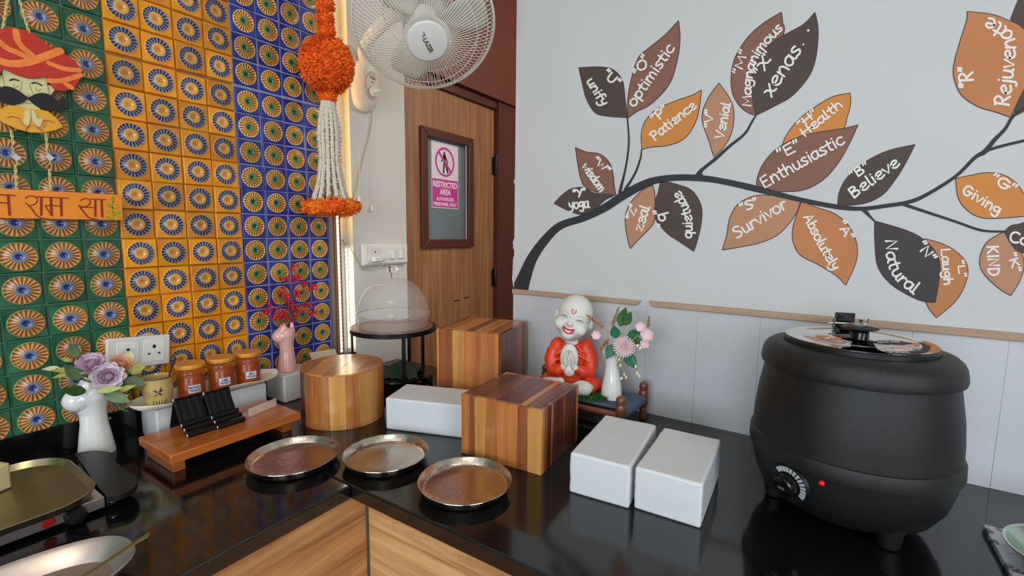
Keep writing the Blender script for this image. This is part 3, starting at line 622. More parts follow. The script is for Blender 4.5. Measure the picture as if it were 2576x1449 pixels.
# ================================================================== WOODEN RISERS
tone = {'d': wood('stave_dark', (72, 32, 20), (112, 54, 32), 'z', 0.3, 0.3), 'r': wood('stave_red', (122, 66, 36), (164, 96, 54), 'z', 0.3, 0.3),
        'm': wood('stave_mid', (158, 92, 44), (198, 126, 64), 'z', 0.3, 0.3), 'l': wood('stave_light', (178, 120, 58), (206, 150, 84), 'z', 0.3, 0.3)}
tonex = {'d': wood('board_dark', (78, 40, 32), (116, 64, 50), 'y', 0.28, 0.35), 'r': wood('board_red', (104, 58, 42), (142, 84, 60), 'y', 0.28, 0.35),
         'm': wood('board_mid', (150, 88, 44), (190, 120, 66), 'y', 0.28, 0.35), 'l': wood('board_light', (184, 116, 60), (208, 144, 84), 'y', 0.28, 0.35)}
def block(label, loc, ang, W, Dp, H, front, side, top):
    """front/side/top: lists of (relative width, tone)"""
    t = thing('wooden_riser', label, 'riser', loc, R(ang), 'glued wooden display risers')
    k = 0.013
    def run(lst, total):
        s = sum(a for a, _ in lst); x = 0
        for a, c in lst: yield x, x+a/s*total, c; x += a/s*total
    for a, b_, c in run(front, W): bevel(put('stave', MB().box((a, 0, 0), (b_, k, H-0.0005)), tone[c], t), 0.0009, 1)
    for a, b_, c in run(side, Dp-2*k): bevel(put('stave', MB().box((W-k, k+a, 0), (W, k+b_, H-0.0005)), tone[c], t), 0.0009, 1)
    for a, b_, c in run(side[::-1], Dp-2*k): bevel(put('stave', MB().box((0, k+a, 0), (k, k+b_, H-0.0005)), tone[c], t), 0.0009, 1)
    for a, b_, c in run(front[::-1], W): bevel(put('stave', MB().box((a, Dp-k, 0), (b_, Dp, H-0.0005)), tone[c], t), 0.0009, 1)
    for a, b_, c in run(top, W-2*k): bevel(put('top_board', MB().box((k+a, k, H-k), (k+b_, Dp-k, H)), tonex[c], t), 0.0007, 1)
    return t
block('dark wooden riser block in front, its top reddish brown, right of the round plates', (0.7790, 0.8610, ZC), 3.6, 0.2178, 0.2150, 0.150,
      [(1.2, 'm'), (.9, 'r'), (1.6, 'l'), (1.6, 'm'), (1.4, 'm'), (1.5, 'm'), (1.4, 'r'), (1.9, 'l')], [(.8, 'r'), (1.1, 'd'), (.4, 'm'), (3.0, 'd'), (.4, 'r'), (2.2, 'd'), (1.4, 'd')], [(2.2, 'd'), (2, 'r'), (2, 'd'), (1.6, 'r'), (.8, 'l'), (1.2, 'r'), (.7, 'd')])
block('tall wooden riser cube at the back, before the brown door frame', (0.5050, 1.0750, ZC), 13, 0.216, 0.232, 0.241,
      [(.3, 'l'), (2.0, 'r'), (1.6, 'l'), (1.6, 'm'), (1.8, 'm'), (1.4, 'm'), (.4, 'd')], [(1.2, 'd'), (1.4, 'd'), (2.2, 'd'), (1.6, 'r'), (1.2, 'd')], [(1.5, 'm'), (2, 'l'), (1.2, 'r'), (2, 'l'), (1.6, 'm')])
# round riser made of staves
t = thing('wooden_riser', 'round drum-shaped wooden riser lit from above by the led strips', 'riser', (0.342, 0.853, ZC), 0, 'glued wooden display risers')
RC, HC = 0.1145, 0.152; angs = [0, 24, 46, 64, 95, 120, 148, 176, 200, 226, 247, 268, 285, 302, 322, 342, 360]; angs = [a-80 for a in angs]; cs_ = 'mlmlmmlmdmllmldmm'
for i in range(16):
    a0, a1 = R(angs[i]), R(angs[i+1]); n = 6; m = MB(); pts = [(RC*math.cos(a0+(a1-a0)*k/n), RC*math.sin(a0+(a1-a0)*k/n)) for k in range(n+1)]+[((RC-.013)*math.cos(a1+(a0-a1)*k/n), (RC-.013)*math.sin(a1+(a0-a1)*k/n)) for k in range(n+1)]
    m.prism(pts, HC-0.002, Matrix()); bevel(put('stave', m, tone[cs_[i]], t), 0.0007, 1)
cuts = [-RC+.003, -0.062, -0.012, 0.020, 0.066, RC-.003]; rr_ = RC-0.0015
for i, c in enumerate('mlmlm'):
    a, b_ = cuts[i], cuts[i+1]; n = 14; pts = []
    for k in range(n+1):
        v = a+(b_-a)*k/n; pts.append((math.sqrt(max(rr_*rr_-v*v, 0)), v))
    for k in range(n+1):
        v = b_+(a-b_)*k/n; pts.append((-math.sqrt(max(rr_*rr_-v*v, 0)), v))
    mm = MB().prism(pts, 0.0045, Matrix.Rotation(R(125), 4, 'Z') @ Matrix.Translation((0, 0, HC-0.0025)))
    bevel(put('top_board', mm, tonex[c], t), 0.0005, 1)

# ================================================================== WHITE PAINTED BLOCKS
def soft_box(name, lab, loc, ang, W, Dp, H, mt, bev=0.005, seed=0, group=None, amp=0.0012):
    import bmesh
    rnd = random.Random(seed); bm = bmesh.new(); bmesh.ops.create_cube(bm, size=1)
    for v in bm.verts: v.co = Vector(((v.co.x+.5)*W, (v.co.y+.5)*Dp, (v.co.z+.5)*H))
    bmesh.ops.subdivide_edges(bm, edges=bm.edges, cuts=5, use_grid_fill=True)
    for v in bm.verts:
        if v.co.z > 0.002: v.co += Vector((rnd.uniform(-1, 1), rnd.uniform(-1, 1), rnd.uniform(-1, 1)*.6))*amp*0.6
    me = bpy.data.meshes.new(name); bm.to_mesh(me); bm.free(); me.shade_smooth(); me.set_sharp_from_angle(angle=R(50))
    o = put(name, me, mt, None, loc, (0, 0, R(ang)))
    b_ = o.modifiers.new('bevel', 'BEVEL'); b_.width = bev; b_.segments = 3; b_.limit_method = 'ANGLE'; b_.angle_limit = R(50)
    tag(o, lab, 'block', group); return o
GB = 'white painted display blocks'
soft_box('display_block', 'white block lying behind the reddish wooden riser and beside the drum riser', (0.521, 0.8515, ZC), 19.3, 0.238, 0.128, 0.0895, M['plaster'], seed=1, group=GB, amp=.0006)
soft_box('display_block', 'left one of the two white blocks laid side by side before the mural wall', (1.0775, 0.8500, ZC), 4.5, 0.1262, 0.236, 0.088, M['plaster'], seed=2, group=GB)
soft_box('display_block', 'right one of the two white blocks laid side by side, nearest the black kettle', (1.2095, 0.8690, ZC), 2.0, 0.1255, 0.226, 0.0868, M['plaster'], seed=3, group=GB)
soft_box('display_block', 'white block under the pink vase', (0.012, 0.806, ZC), 0, 0.103, 0.118, 0.087, M['marble'], seed=4, group=GB, amp=.001)
soft_box('display_block', 'white block behind the pink vase, carrying a clear acrylic stand', (0.010, 0.935, ZC), 0, 0.088, 0.118, 0.086, M['marble'], seed=5, group=GB, amp=.001)
soft_box('display_block', 'white block under the left end of the pickle tray', (0.022, 0.466, ZC), 0, 0.098, 0.120, 0.086, M['marble'], seed=6, group=GB, amp=.001)
soft_box('display_block', 'white block under the right end of the pickle tray', (0.024, 0.640, ZC), 0, 0.098, 0.108, 0.086, M['plaster'], seed=7, group=GB, amp=.0006)

# ================================================================== STEEL PLATES
def plate(lab, x, y, r_, rot):
    t = thing('steel_plate', lab, 'plate', (x, y, ZC), rot, 'round steel plates on the worktop')
    k = r_/0.1
    put('dish', MB().lathe([(0.0, 0.0035), (0.05*k, 0.0035), (0.084*k, 0.004), (0.091*k, 0.007), (0.0975*k, 0.0195), (0.1*k, 0.0215), (0.1005*k, 0.0200), (0.0985*k, 0.0185), (0.093*k, 0.006), (0.086*k, 0.0012), (0.06*k, 0.0004), (0.0, 0.0004)], 64, cap=False), M['steel_h'], t)
    put('rolled_rim', MB().tube([(0.1*k*math.cos(2*pi*i/64), 0.1*k*math.sin(2*pi*i/64), 0.0208) for i in range(64)], 0.0011, 6, closed=True), M['steel'], t)
    return t
plate('round steel plate nearest the wooden serving board, leftmost of three', 0.490, 0.602, 0.100, 0)
plate('round steel plate in the middle of three, before the drum riser', 0.657, 0.731, 0.098, 1)
plate('round steel plate nearest the reddish wooden riser, rightmost of three', 0.889, 0.740, 0.098, 2)

# ================================================================== SOUP KETTLE
kx, ky = 1.553, 1.105
t = thing('soup_kettle', 'large matt black electric soup kettle with steel lid before the mural wall', 'kettle', (kx, ky, ZC))
to_cam = math.atan2(CAM.y-ky, CAM.x-kx)
put('body', MB().lathe([(0.0, 0.013), (0.07, 0.013), (0.110, 0.020), (0.138, 0.037), (0.155, 0.066), (0.1625, 0.096), (0.1655, 0.118), (0.1660, 0.1215), (0.1705, 0.1225), (0.1713, 0.126), (0.1706, 0.147), (0.1690, 0.1510), (0.1662, 0.1525), (0.1650, 0.185), (0.1615, 0.225), (0.1555, 0.262), (0.150, 0.295)], 96), M['kettle'], t)
put('collar', MB().lathe([(0.118, 0.330), (0.122, 0.3335), (0.132, 0.3330), (0.145, 0.3285), (0.1530, 0.3215), (0.1572, 0.3125), (0.1590, 0.302), (0.1598, 0.294), (0.1585, 0.2885), (0.154, 0.2870), (0.146, 0.2880)], 96, cap=False), M['kettle'], t)
put('lid_ring', MB().lathe([(0.1215, 0.328), (0.1215, 0.3405), (0.1195, 0.3425), (0.112, 0.3425), (0.112, 0.33)], 96, cap=False), M['black'], t)
nA = -(-100)  # notch towards the viewer
lid = MB(); n = 120; na = math.atan2(-ky-0, CAM.x-kx) ; na = to_cam+R(6); vs = []; fs = []
for k in range(n):
    a = 2*pi*k/n; d_ = abs((a-na+pi) % (2*pi)-pi); ro = 0.1195
    if d_ < R(17): ro = 0.1195-0.030*min(1, (R(17)-d_)/R(4))
    for r_, z_ in ((ro-.0005, 0.3425), (ro, 0.3445), (ro-.008, 0.3455), (0.094, 0.3445), (0.090, 0.3475), (0.05, 0.351), (0.0, 0.3525)):
        vs.append((min(r_, ro)*math.cos(a), min(r_, ro)*math.sin(a), z_))
for k in range(n):
    k2 = (k+1) % n
    for j in range(6): fs.append((k*7+j, k2*7+j, k2*7+j+1, k*7+j+1))
put('lid', lid.add(vs, fs), M['chrome'], t)
ha = to_cam+pi+R(22); hv = Vector((math.cos(ha), math.sin(ha), 0)); hs = Vector((-hv.y, hv.x, 0)); Mh = Matrix(((hs.x, hv.x, 0, 0), (hs.y, hv.y, 0, 0), (0, 0, 1, 0), (0, 0, 0, 1)))
kn = Matrix.Translation((0.002, -0.008, 0))
hk = put('lid_knob', MB().lathe([(0.012, 0.350), (0.015, 0.3515), (0.015, 0.3595), (0.012, 0.3615), (0.020, 0.3635), (0.028, 0.3655), (0.030, 0.3680), (0.026, 0.3705), (0.012, 0.3725), (0.0, 0.373)], 32, kn), M['black_gloss'], t)
hg = put('hinge', MB().box((-0.022, 0.030, 0.350), (0.022, 0.060, 0.356), Mh).box((-0.017, 0.060, 0.352), (0.017, 0.068, 0.384), Mh), M['black_gloss'], t); bevel(hg, 0.0015, 2)
put('hinge_pin', MB().tube([Mh @ Vector((-0.033, 0.050, 0.364)), Mh @ Vector((0.033, 0.050, 0.364))], 0.003, 8).tube([Mh @ Vector((-0.033, 0.050, 0.368)), Mh @ Vector((-0.036, 0.050, 0.376))], 0.002, 6).tube([Mh @ Vector((-0.024, 0.050, 0.352)), Mh @ Vector((-0.024, 0.050, 0.374))], 0.0035, 6).tube([Mh @ Vector((0.024, 0.050, 0.352)), Mh @ Vector((0.024, 0.050, 0.374))], 0.0035, 6), M['chrome'], t)
for a in (math.atan2(0.999-ky, 1.623-kx), math.atan2(1.081-ky, 1.421-kx), math.atan2(1.081-ky, 1.421-kx)-R(108)):
    x_, y_ = 0.118*math.cos(a), 0.118*math.sin(a)
    put('leg', MB().lathe([(0.0, 0.0), (0.010, 0.0), (0.0155, 0.003), (0.018, 0.012), (0.020, 0.028), (0.026, 0.044), (0.026, 0.060)], 20, Matrix.Translation((x_, y_, 0))), M['kettle'], t)
# dial, scale and lamp on the skirt
def on_kettle(px, py, r_=0.166):
    d = ray(px, py); o2 = Vector((CAM.x-kx, CAM.y-ky)); A = d.x*d.x+d.y*d.y; B = o2.x*d.x+o2.y*d.y; q = (-B-math.sqrt(max(0, B*B-A*(o2.length_squared-r_*r_))))/A
    p = CAM+d*q; return Vector((p.x-kx, p.y-ky, p.z-ZC))
dc = on_kettle(1985, 1216, 0.164); nv = Vector((dc.x, dc.y, -0.028)).normalized()
Md = look(nv, Vector((-dc.y, dc.x, 0)), dc)
dl = put('dial', MB().lathe([(0.0, 0.020), (0.016, 0.0195), (0.0185, 0.017), (0.020, 0.004), (0.022, -0.006)], 40, Md, cap=False).box((-0.016, -0.0035, 0.016), (0.016, 0.0035, 0.0225), Md), M['black_gloss'], t)
put('pointer', MB().box((-0.005, -0.0022, 0.0224), (0.007, 0.0022, 0.0232), Md), M['steel_b'], t)
tk = mat('scale_print', (176, 184, 186), 0.4)
for k in range(13):
    a = R(-30+k*13.5); m = MB(); r0, r1 = 0.0235, 0.0325; hw = R(4.6)
    m.add([Md @ Vector((r_*math.cos(a+s*hw), r_*math.sin(a+s*hw), 0.0032)) for r_, s in ((r0, -1), (r1, -1), (r1, 1), (r0, 1))]+[Md @ Vector((r_*math.cos(a+s*hw), r_*math.sin(a+s*hw), 0.0015)) for r_, s in ((r0, -1), (r1, -1), (r1, 1), (r0, 1))], [(0, 1, 2, 3), (7, 6, 5, 4), (0, 4, 5, 1), (1, 5, 6, 2), (2, 6, 7, 3), (3, 7, 4, 0)])
    put('scale_mark', m.mesh('scale_mark', False), tk, t)
put('dial_plate', MB().lathe([(0.0, 0.0014), (0.034, 0.0014), (0.036, -0.006)], 40, Md, cap=False), M['black'], t)
lc = on_kettle(2067, 1215, 0.1655)
put('indicator_lamp', MB().ball(lc, 0.0052, 12, 8), mat('red_lamp', (214, 24, 28), 0.2, emit=(255, 30, 30), estr=0.12), t)

# ================================================================== CAKE STAND
cx_, cy_ = 0.240, 1.145
t = thing('cake_stand', 'round black iron two-tier stand holding a wooden disc and clear dome, before the white column', 'stand', (cx_, cy_, ZC))
circ = lambda r_, z_, n=64: [(r_*math.cos(2*pi*k/n), r_*math.sin(2*pi*k/n), z_) for k in range(n)]
put('top_ring', MB().lathe([(0.139, 0.192), (0.147, 0.192), (0.1475, 0.207), (0.139, 0.207)], 72, cap=False).lathe([(0.139, 0.207), (0.139, 0.192)], 72, cap=False), M['iron'], t)
put('bottom_ring', MB().lathe([(0.125, 0.012), (0.134, 0.012), (0.134, 0.024), (0.125, 0.024), (0.125, 0.012)], 72, cap=False), M['iron'], t)
put('shelf', MB().lathe([(0.0, 0.034), (0.130, 0.034), (0.132, 0.037), (0.130, 0.040), (0.0, 0.040)], 64, cap=False), M['black_gloss'], t)
put('wooden_disc', MB().lathe([(0.0, 0.195), (0.1375, 0.195), (0.139, 0.200), (0.137, 0.208), (0.0, 0.208)], 64, cap=False), mat('disc_wood', (142, 96, 76), 0.35, coat=0.3), t)
for px in (880, 1016, 1064):
    d = ray(px, 900); dv = Vector((d.x, d.y)).normalized(); w_ = Vector((CAM.x-cx_, CAM.y-cy_)); B = w_.dot(dv); dd = B*B-(w_.length_squared-0.1405**2)
    q = -B-math.sqrt(max(dd, 0)) if px == 1016 else (-B+math.sqrt(max(dd, 0)) if px == 1064 else -B)
    p = w_+dv*q; p = p.normalized()*0.1405
    Ml = Matrix.Translation((p.x, p.y, 0)) @ Matrix.Rotation(math.atan2(p.y, p.x), 4, 'Z')
    bevel(put('leg', MB().box((-0.004, -0.0065, 0), (0.003, 0.0065, 0.198), Ml), M['iron'], t), 0.001, 1)
p = Vector((-0.4, 0.9)).normalized()*0.1405
bevel(put('leg', MB().box((-0.004, -0.0065, 0), (0.003, 0.0065, 0.198), Matrix.Translation((p.x, p.y, 0)) @ Matrix.Rotation(math.atan2(p.y, p.x), 4, 'Z')), M['iron'], t), 0.001, 1)
dome = thing('dome_cover', 'clear dome cover with a round knob on the wooden disc of the stand', 'cover', (cx_, cy_, ZC+0.2085))
def dome_prof(o):
    return [(0.119-o, 0.0), (0.121-o, 0.030), (0.127-o, 0.036), (0.129-o, 0.044), (0.127-o, 0.050), (0.122-o, 0.056), (0.118-o, 0.078), (0.108-o, 0.106), (0.092-o, 0.131), (0.070-o, 0.151), (0.044-o, 0.164), (0.018, 0.170-o), (0.0, 0.171-o)]
gm, nt, b = new_mat('clear_dome_plastic'); b.inputs['Base Color'].default_value = (0.72, 0.69, 0.66, 1); b.inputs['Roughness'].default_value = 0.04; b.inputs['IOR'].default_value = 1.45; b.inputs['Alpha'].default_value = 0.19; b.inputs['Coat Weight'].default_value = 1.0
put('shell', MB().lathe(dome_prof(0), 72, cap=False), gm, dome)
put('flange', MB().tube(circ(0.1275, 0.043), 0.0016, 6, closed=True).tube(circ(0.1195, 0.001), 0.0014, 6, closed=True), M['glassy'], dome)
put('knob', MB().lathe([(0.0, 0.170), (0.008, 0.170), (0.007, 0.178), (0.009, 0.184), (0.0165, 0.192), (0.018, 0.200), (0.015, 0.208), (0.008, 0.212), (0.0, 0.213)], 24, cap=False), M['glassy'], dome)
# green cloth on the lower shelf
m = MB(); n = 26; vs = []; fs = []
for i in range(n):
    for j in range(n):
        u, v = i/(n-1)-.5, j/(n-1)-.5; rr2 = math.hypot(u*1.0, v*1.5)
        z_ = 0.0405+0.044*max(0, 1-(rr2/0.62)**2)**0.6*(0.75+0.25*math.sin(9*u+4*v))+0.006*abs(math.sin(17*u-9*v))+0.003*math.sin(31*v)
        vs.append((u*0.150*(1+.1*math.sin(7*v)), v*0.112*(1+.12*math.sin(9*u)), z_))
for i in range(n-1):
    for j in range(n-1): a = i*n+j; fs.append((a, a+1, a+n+1, a+n))
m.add(vs, fs)
o = put('folded_cloth', m, mat('green_cloth', (58, 74, 60), 0.9, var=0.15, vscale=18, bump=0.3, bscale=120), None, (cx_+.03, cy_-.01, ZC), (0, 0, R(38)))
so = o.modifiers.new('thick', 'SOLIDIFY'); so.thickness = 0.0015; so.offset = 1; tag(o, 'crumpled dark green cloth on the lower shelf of the iron stand', 'cloth')

# ================================================================== PICKLE TRAY, JARS, CUP
m = MB(); nL, nW = 40, 10; vs = []; fs = []
def tray_pt(u, v, lo):   # u along y 0..1, v across -1..1
    y = 0.418+0.382*u; wv = 0.036*math.sin(3.1*u*2+0.4); hw = 0.054*(1-0.9*abs(2*u-1)**7)
    e = max(abs(v)**5, abs(2*u-1)**14); z = 0.9885+0.017*e + (0.0035*math.sin(11*u+1.2)*e if v > 0 else 0.004*e)
    return (0.092+hw*v*(1+0.10*e)*(1.0+0.06*math.sin(9*u) if v > 0 else 1), y, z-(0.0035 if lo else 0))
for i in range(nL+1):
    for j in range(nW+1): vs.append(tray_pt(i/nL, -1+2*j/nW, False))
for i in range(nL):
    for j in range(nW): a = i*(nW+1)+j; fs.append((a, a+nW+1, a+nW+2, a+1))
m.add(vs, fs)
o = put('serving_tray', m.mesh('serving_tray', ang=60), M['tray']); so = o.modifiers.new('thick', 'SOLIDIFY'); so.thickness = 0.003; so.offset = -1; subsurf(o, 1)
tag(o, 'long cream tray with a wavy rim, holding the clay cup and pickle jars', 'tray')
pick = mat('pickle_glass', (176, 74, 20), 0.12, coat=0.8, var=0.35, vscale=55, bump=0.25, bscale=80)
pick_d = mat('pickle_contents', (134, 44, 16), 0.3, coat=0.6, var=0.5, vscale=70, bump=0.5, bscale=60)
lidm = mat('jar_lid_wood', (214, 142, 48), 0.4, var=0.1, vscale=30, stretch=(1, 6, 1)); lab_m = mat('jar_label', (196, 200, 216), 0.5); blk_ink = mat('label_ink', (40, 38, 44), 0.6)
glz = mat('amber_glass', (196, 92, 30), 0.06, coat=1.0, alpha=0.35)
def jar(x, y, words, lab):
    t = thing('pickle_jar', lab, 'jar', (x, y, 0.9915), 0, 'pickle jars on the cream tray')
    put('contents', MB().lathe([(0.0, 0.003), (0.0295, 0.003), (0.0305, 0.012), (0.0305, 0.058), (0.027, 0.064), (0.0, 0.062)], 32, cap=False), pick_d, t)
    put('glass', MB().lathe([(0.0, 0.0), (0.031, 0.0), (0.0335, 0.003), (0.0338, 0.070), (0.0325, 0.076), (0.0305, 0.078), (0.0305, 0.084)], 40, cap=False), glz, t)
    bevel(put('lid', MB().lathe([(0.0, 0.083), (0.0345, 0.083), (0.0350, 0.0845), (0.0350, 0.0925), (0.034, 0.0940), (0.0, 0.0940)], 40, cap=False), lidm, t), 0.0004, 1)
    fa = math.atan2(CAM.y-y, CAM.x-x)+R(12); n = 8; hw = 0.42; rr = 0.0341
    lb = MB(); vs = [(rr*math.cos(fa+hw*(2*k/n-1)), rr*math.sin(fa+hw*(2*k/n-1)), z_) for z_ in (0.020, 0.041) for k in range(n+1)]
    put('label', lb.add(vs, [(k, k+1, n+2+k, n+1+k) for k in range(n)]), lab_m, t)
    for wd, z_ in zip(words, (0.0345, 0.0262)):
        tx = text_mesh(wd, 0.0088, Matrix(), blk_ink, t, 'label_lettering', bold=0.0002, xs=0.8); me = tx.data
        for v in me.vertices:
            a = fa + v.co.x/rr; v.co = Vector(((rr+.0003)*math.cos(a), (rr+.0003)*math.sin(a), z_+v.co.y))
    return t
jar(0.098, 0.558, ('MANGO', 'PICKLE'), 'pickle jar with wooden lid nearest the clay cup')
jar(0.098, 0.635, ('LIME', 'PICKLE'), 'middle one of the three pickle jars with wooden lids')
jar(0.098, 0.709, ('MIX', 'PICKLE'), 'pickle jar with wooden lid nearest the pink vase')
t = thing('clay_cup', 'small cream clay cup with painted leaves and a spoon, left end of the tray', 'cup', (0.104, 0.480, 0.9895))
cl = mat('clay_cup_glaze', (190, 164, 104), 0.3, var=0.06, vscale=20, coat=0.3); cr_ = mat('cup_brown', (62, 44, 24), 0.4)
put('bowl', MB().lathe([(0.0, 0.0), (0.022, 0.0), (0.0235, 0.003), (0.0285, 0.020), (0.0325, 0.042), (0.0335, 0.055), (0.0315, 0.066), (0.0335, 0.076), (0.0342, 0.080), (0.0325, 0.0805), (0.0300, 0.068), (0.031, 0.055), (0.026, 0.015), (0.0, 0.010)], 40, cap=False), cl, t)
put('rim_line', MB().tube(circ(0.0338, 0.0795, 40), 0.0011, 6, closed=True), cr_, t)
fa = math.atan2(-0.48, CAM.x-0.104)
def oncup(u, v): a = fa+u; rr = 0.0239+0.0089*min(1, max(0, (v-.003)/.040))+0.0012; return (rr*math.cos(a), rr*math.sin(a), v)
m = MB()
for (u, v, du, dv, w_) in ((0.0, .048, -.30, .004, .10), (0, .048, .30, .004, .10), (-.02, .048, -.16, .010, .09), (.02, .048, .2, .011, .09), (0, .046, -.26, -.010, .09), (0, .046, .22, -.008, .08), (0, .05, .02, -.012, .08)):
    n = 8; m.add([oncup(u+du*.15+du*(.5+.5*math.cos(2*pi*k/n))*.85+(-dv*18)*w_*math.sin(2*pi*k/n), v+dv*(.5+.5*math.cos(2*pi*k/n))+.0022*math.sin(2*pi*k/n)) for k in range(n)], [tuple(range(n))])
for u in (-.42, -.22, -.02, .16, .38, .52):
    m.add([oncup(u-.02, .012), oncup(u+.03, .012), oncup(u+.09, .024), oncup(u+.05, .026)], [(0, 1, 2, 3)])
put('painted_leaves', m.mesh('painted_leaves', False), cr_, t)
sp_m = mat('brown_spoon', (92, 66, 50), 0.3, metal=0.5)
o = put('spoon', MB().tube([(0.112, 0.492, 1.020), (0.118, 0.500, 1.060), tuple(on_x(432, 918, .124)), tuple(on_x(437, 905, .126))], [0.0024, 0.0024, 0.003, 0.0042], 8).ball(on_x(438, 903, .126), (0.0045, 0.0055, 0.006), 10, 6), sp_m)
tag(o, 'brown spoon standing in the small clay cup', 'spoon')

# ================================================================== SERVING BOARD AND BLACK FOLDERS
bt = thing('serving_board', 'orange-brown wooden serving board on two feet under the black folders', 'board', (0.165, 0.412, ZC))
bw = wood('teak_board', (152, 78, 28), (200, 112, 44), 'y', 0.26, 0.5, 0.6)
bevel(put('board', MB().box((0, 0, 0.029), (0.170, 0.308, 0.050)), bw, bt), 0.002, 2)
for y_ in (0.010, 0.268): bevel(put('foot', MB().box((0.012, y_, 0), (0.150, y_+0.026, 0.0288)), bw, bt), 0.0015, 2)
fold = mat('black_folder', (9, 8, 10), 0.6, spec=0.3, bump=0.3, bscale=200); pin = mat('pale_end_cap', (196, 190, 186), 0.4)
def folder(y0_, y1_, dx, lab):
    t = thing('card_folder', lab, 'folder', (dx, 0, 0.9503), 0, 'black folded folders on the wooden board')
    n = 10; prof = [(0.213, 0.082), (0.2075, 0.079), (0.2165, 0.056), (0.231, 0.034), (0.2335, 0.026), (0.2380, 0.0285)]
    m = MB(); rings = []
    for j in range(13):
        y = y0_+(y1_-y0_)*j/12; wb = 0.0014*math.sin(j*2.1)
        rings.append([(x+wb*.4, y+0.0010*math.sin(i*3.+j), z+wb) for i, (x, z) in enumerate(prof)])
    vs = [p for r_ in rings for p in r_]; k = len(prof); fs = [(j*k+i, j*k+i+1, (j+1)*k+i+1, (j+1)*k+i) for j in range(12) for i in range(k-1)]
    o = put('back_panel', m.add(vs, fs), fold, t); s = o.modifiers.new('t', 'SOLIDIFY'); s.thickness = 0.0035; s.offset = 0; subsurf(o, 1)
    put('rear_flap', MB().add([(0.210, y0_, 0.078), (0.210, y1_, 0.078), (0.180, y1_, 0.002), (0.180, y0_, 0.002), (0.207, y0_, 0.078), (0.207, y1_, 0.078), (0.177, y1_, 0.002), (0.177, y0_, 0.002)], [(0, 1, 2, 3), (7, 6, 5, 4), (0, 4, 5, 1), (2, 6, 7, 3), (0, 3, 7, 4), (1, 5, 6, 2)]), fold, t)
    for i, (x, z) in enumerate(((0.245, 0.0245), (0.2585, 0.0165), (0.2715, 0.0062))):
        put('fold', MB().tube([(x, y0_+(y1_-y0_)*q/8+(.001*i), z+.0006*math.sin(q*2+i)) for q in range(9)], [0.0062]*9, 10), fold, t)
        put('fold_crease', MB().tube([(x-.0075, y0_+(y1_-y0_)*q/8, z-.0015) for q in range(9)], 0.0042 if z > .01 else 0.004, 8), fold, t)
        put('end_cap', MB().ball((x, y0_-.0002, z), (0.0034, 0.0014, 0.0038), 8, 6), pin, t)
    put('end_cap', MB().ball((0.2105, y0_-.0005, 0.079), (0.003, 0.0014, 0.004), 8, 6), pin, t)
    return t
folder(0.474, 0.5362, -0.004, 'black folded folder stand, left of two on the wooden board')
folder(0.5378, 0.600, 0.003, 'black folded folder stand, right of two on the wooden board')
m = MB().box((0.246, 0.622, 0.9503), (0.249, 0.712, 0.9725), Matrix.Translation((.252, .666, 0)) @ Matrix.Rotation(R(14), 4, 'Z') @ Matrix.Translation((-.252, -.666, 0))).box((0.214, 0.622, 0.9503), (0.2455, 0.712, 0.9525), Matrix.Translation((.252, .666, 0)) @ Matrix.Rotation(R(14), 4, 'Z') @ Matrix.Translation((-.252, -.666, 0)))
o = bevel(put('acrylic_stand', m, M['acrylic']), 0.0006, 1); tag(o, 'small clear acrylic card stand lying on the wooden board', 'stand')
Ma = Matrix.Translation((0.050, 0.99, ZC+.0870)) @ Matrix.Rotation(R(-12), 4, 'Z')
m = MB().box((-0.030, -0.045, 0), (0.036, 0.045, 0.0022), Ma).add([Ma @ Vector(p) for p in ((0.034, -.045, .002), (0.034, .045, .002), (-0.006, .045, .034), (-0.006, -.045, .034), (0.0365, -.045, .002), (0.0365, .045, .002), (-0.0035, .045, .034), (-0.0035, -.045, .034))], [(3, 2, 1, 0), (4, 5, 6, 7), (0, 1, 5, 4), (2, 3, 7, 6), (1, 2, 6, 5), (3, 0, 4, 7)])
o = put('acrylic_stand', m, M['acrylic']); tag(o, 'clear acrylic stand on the white block behind the pink vase', 'stand')

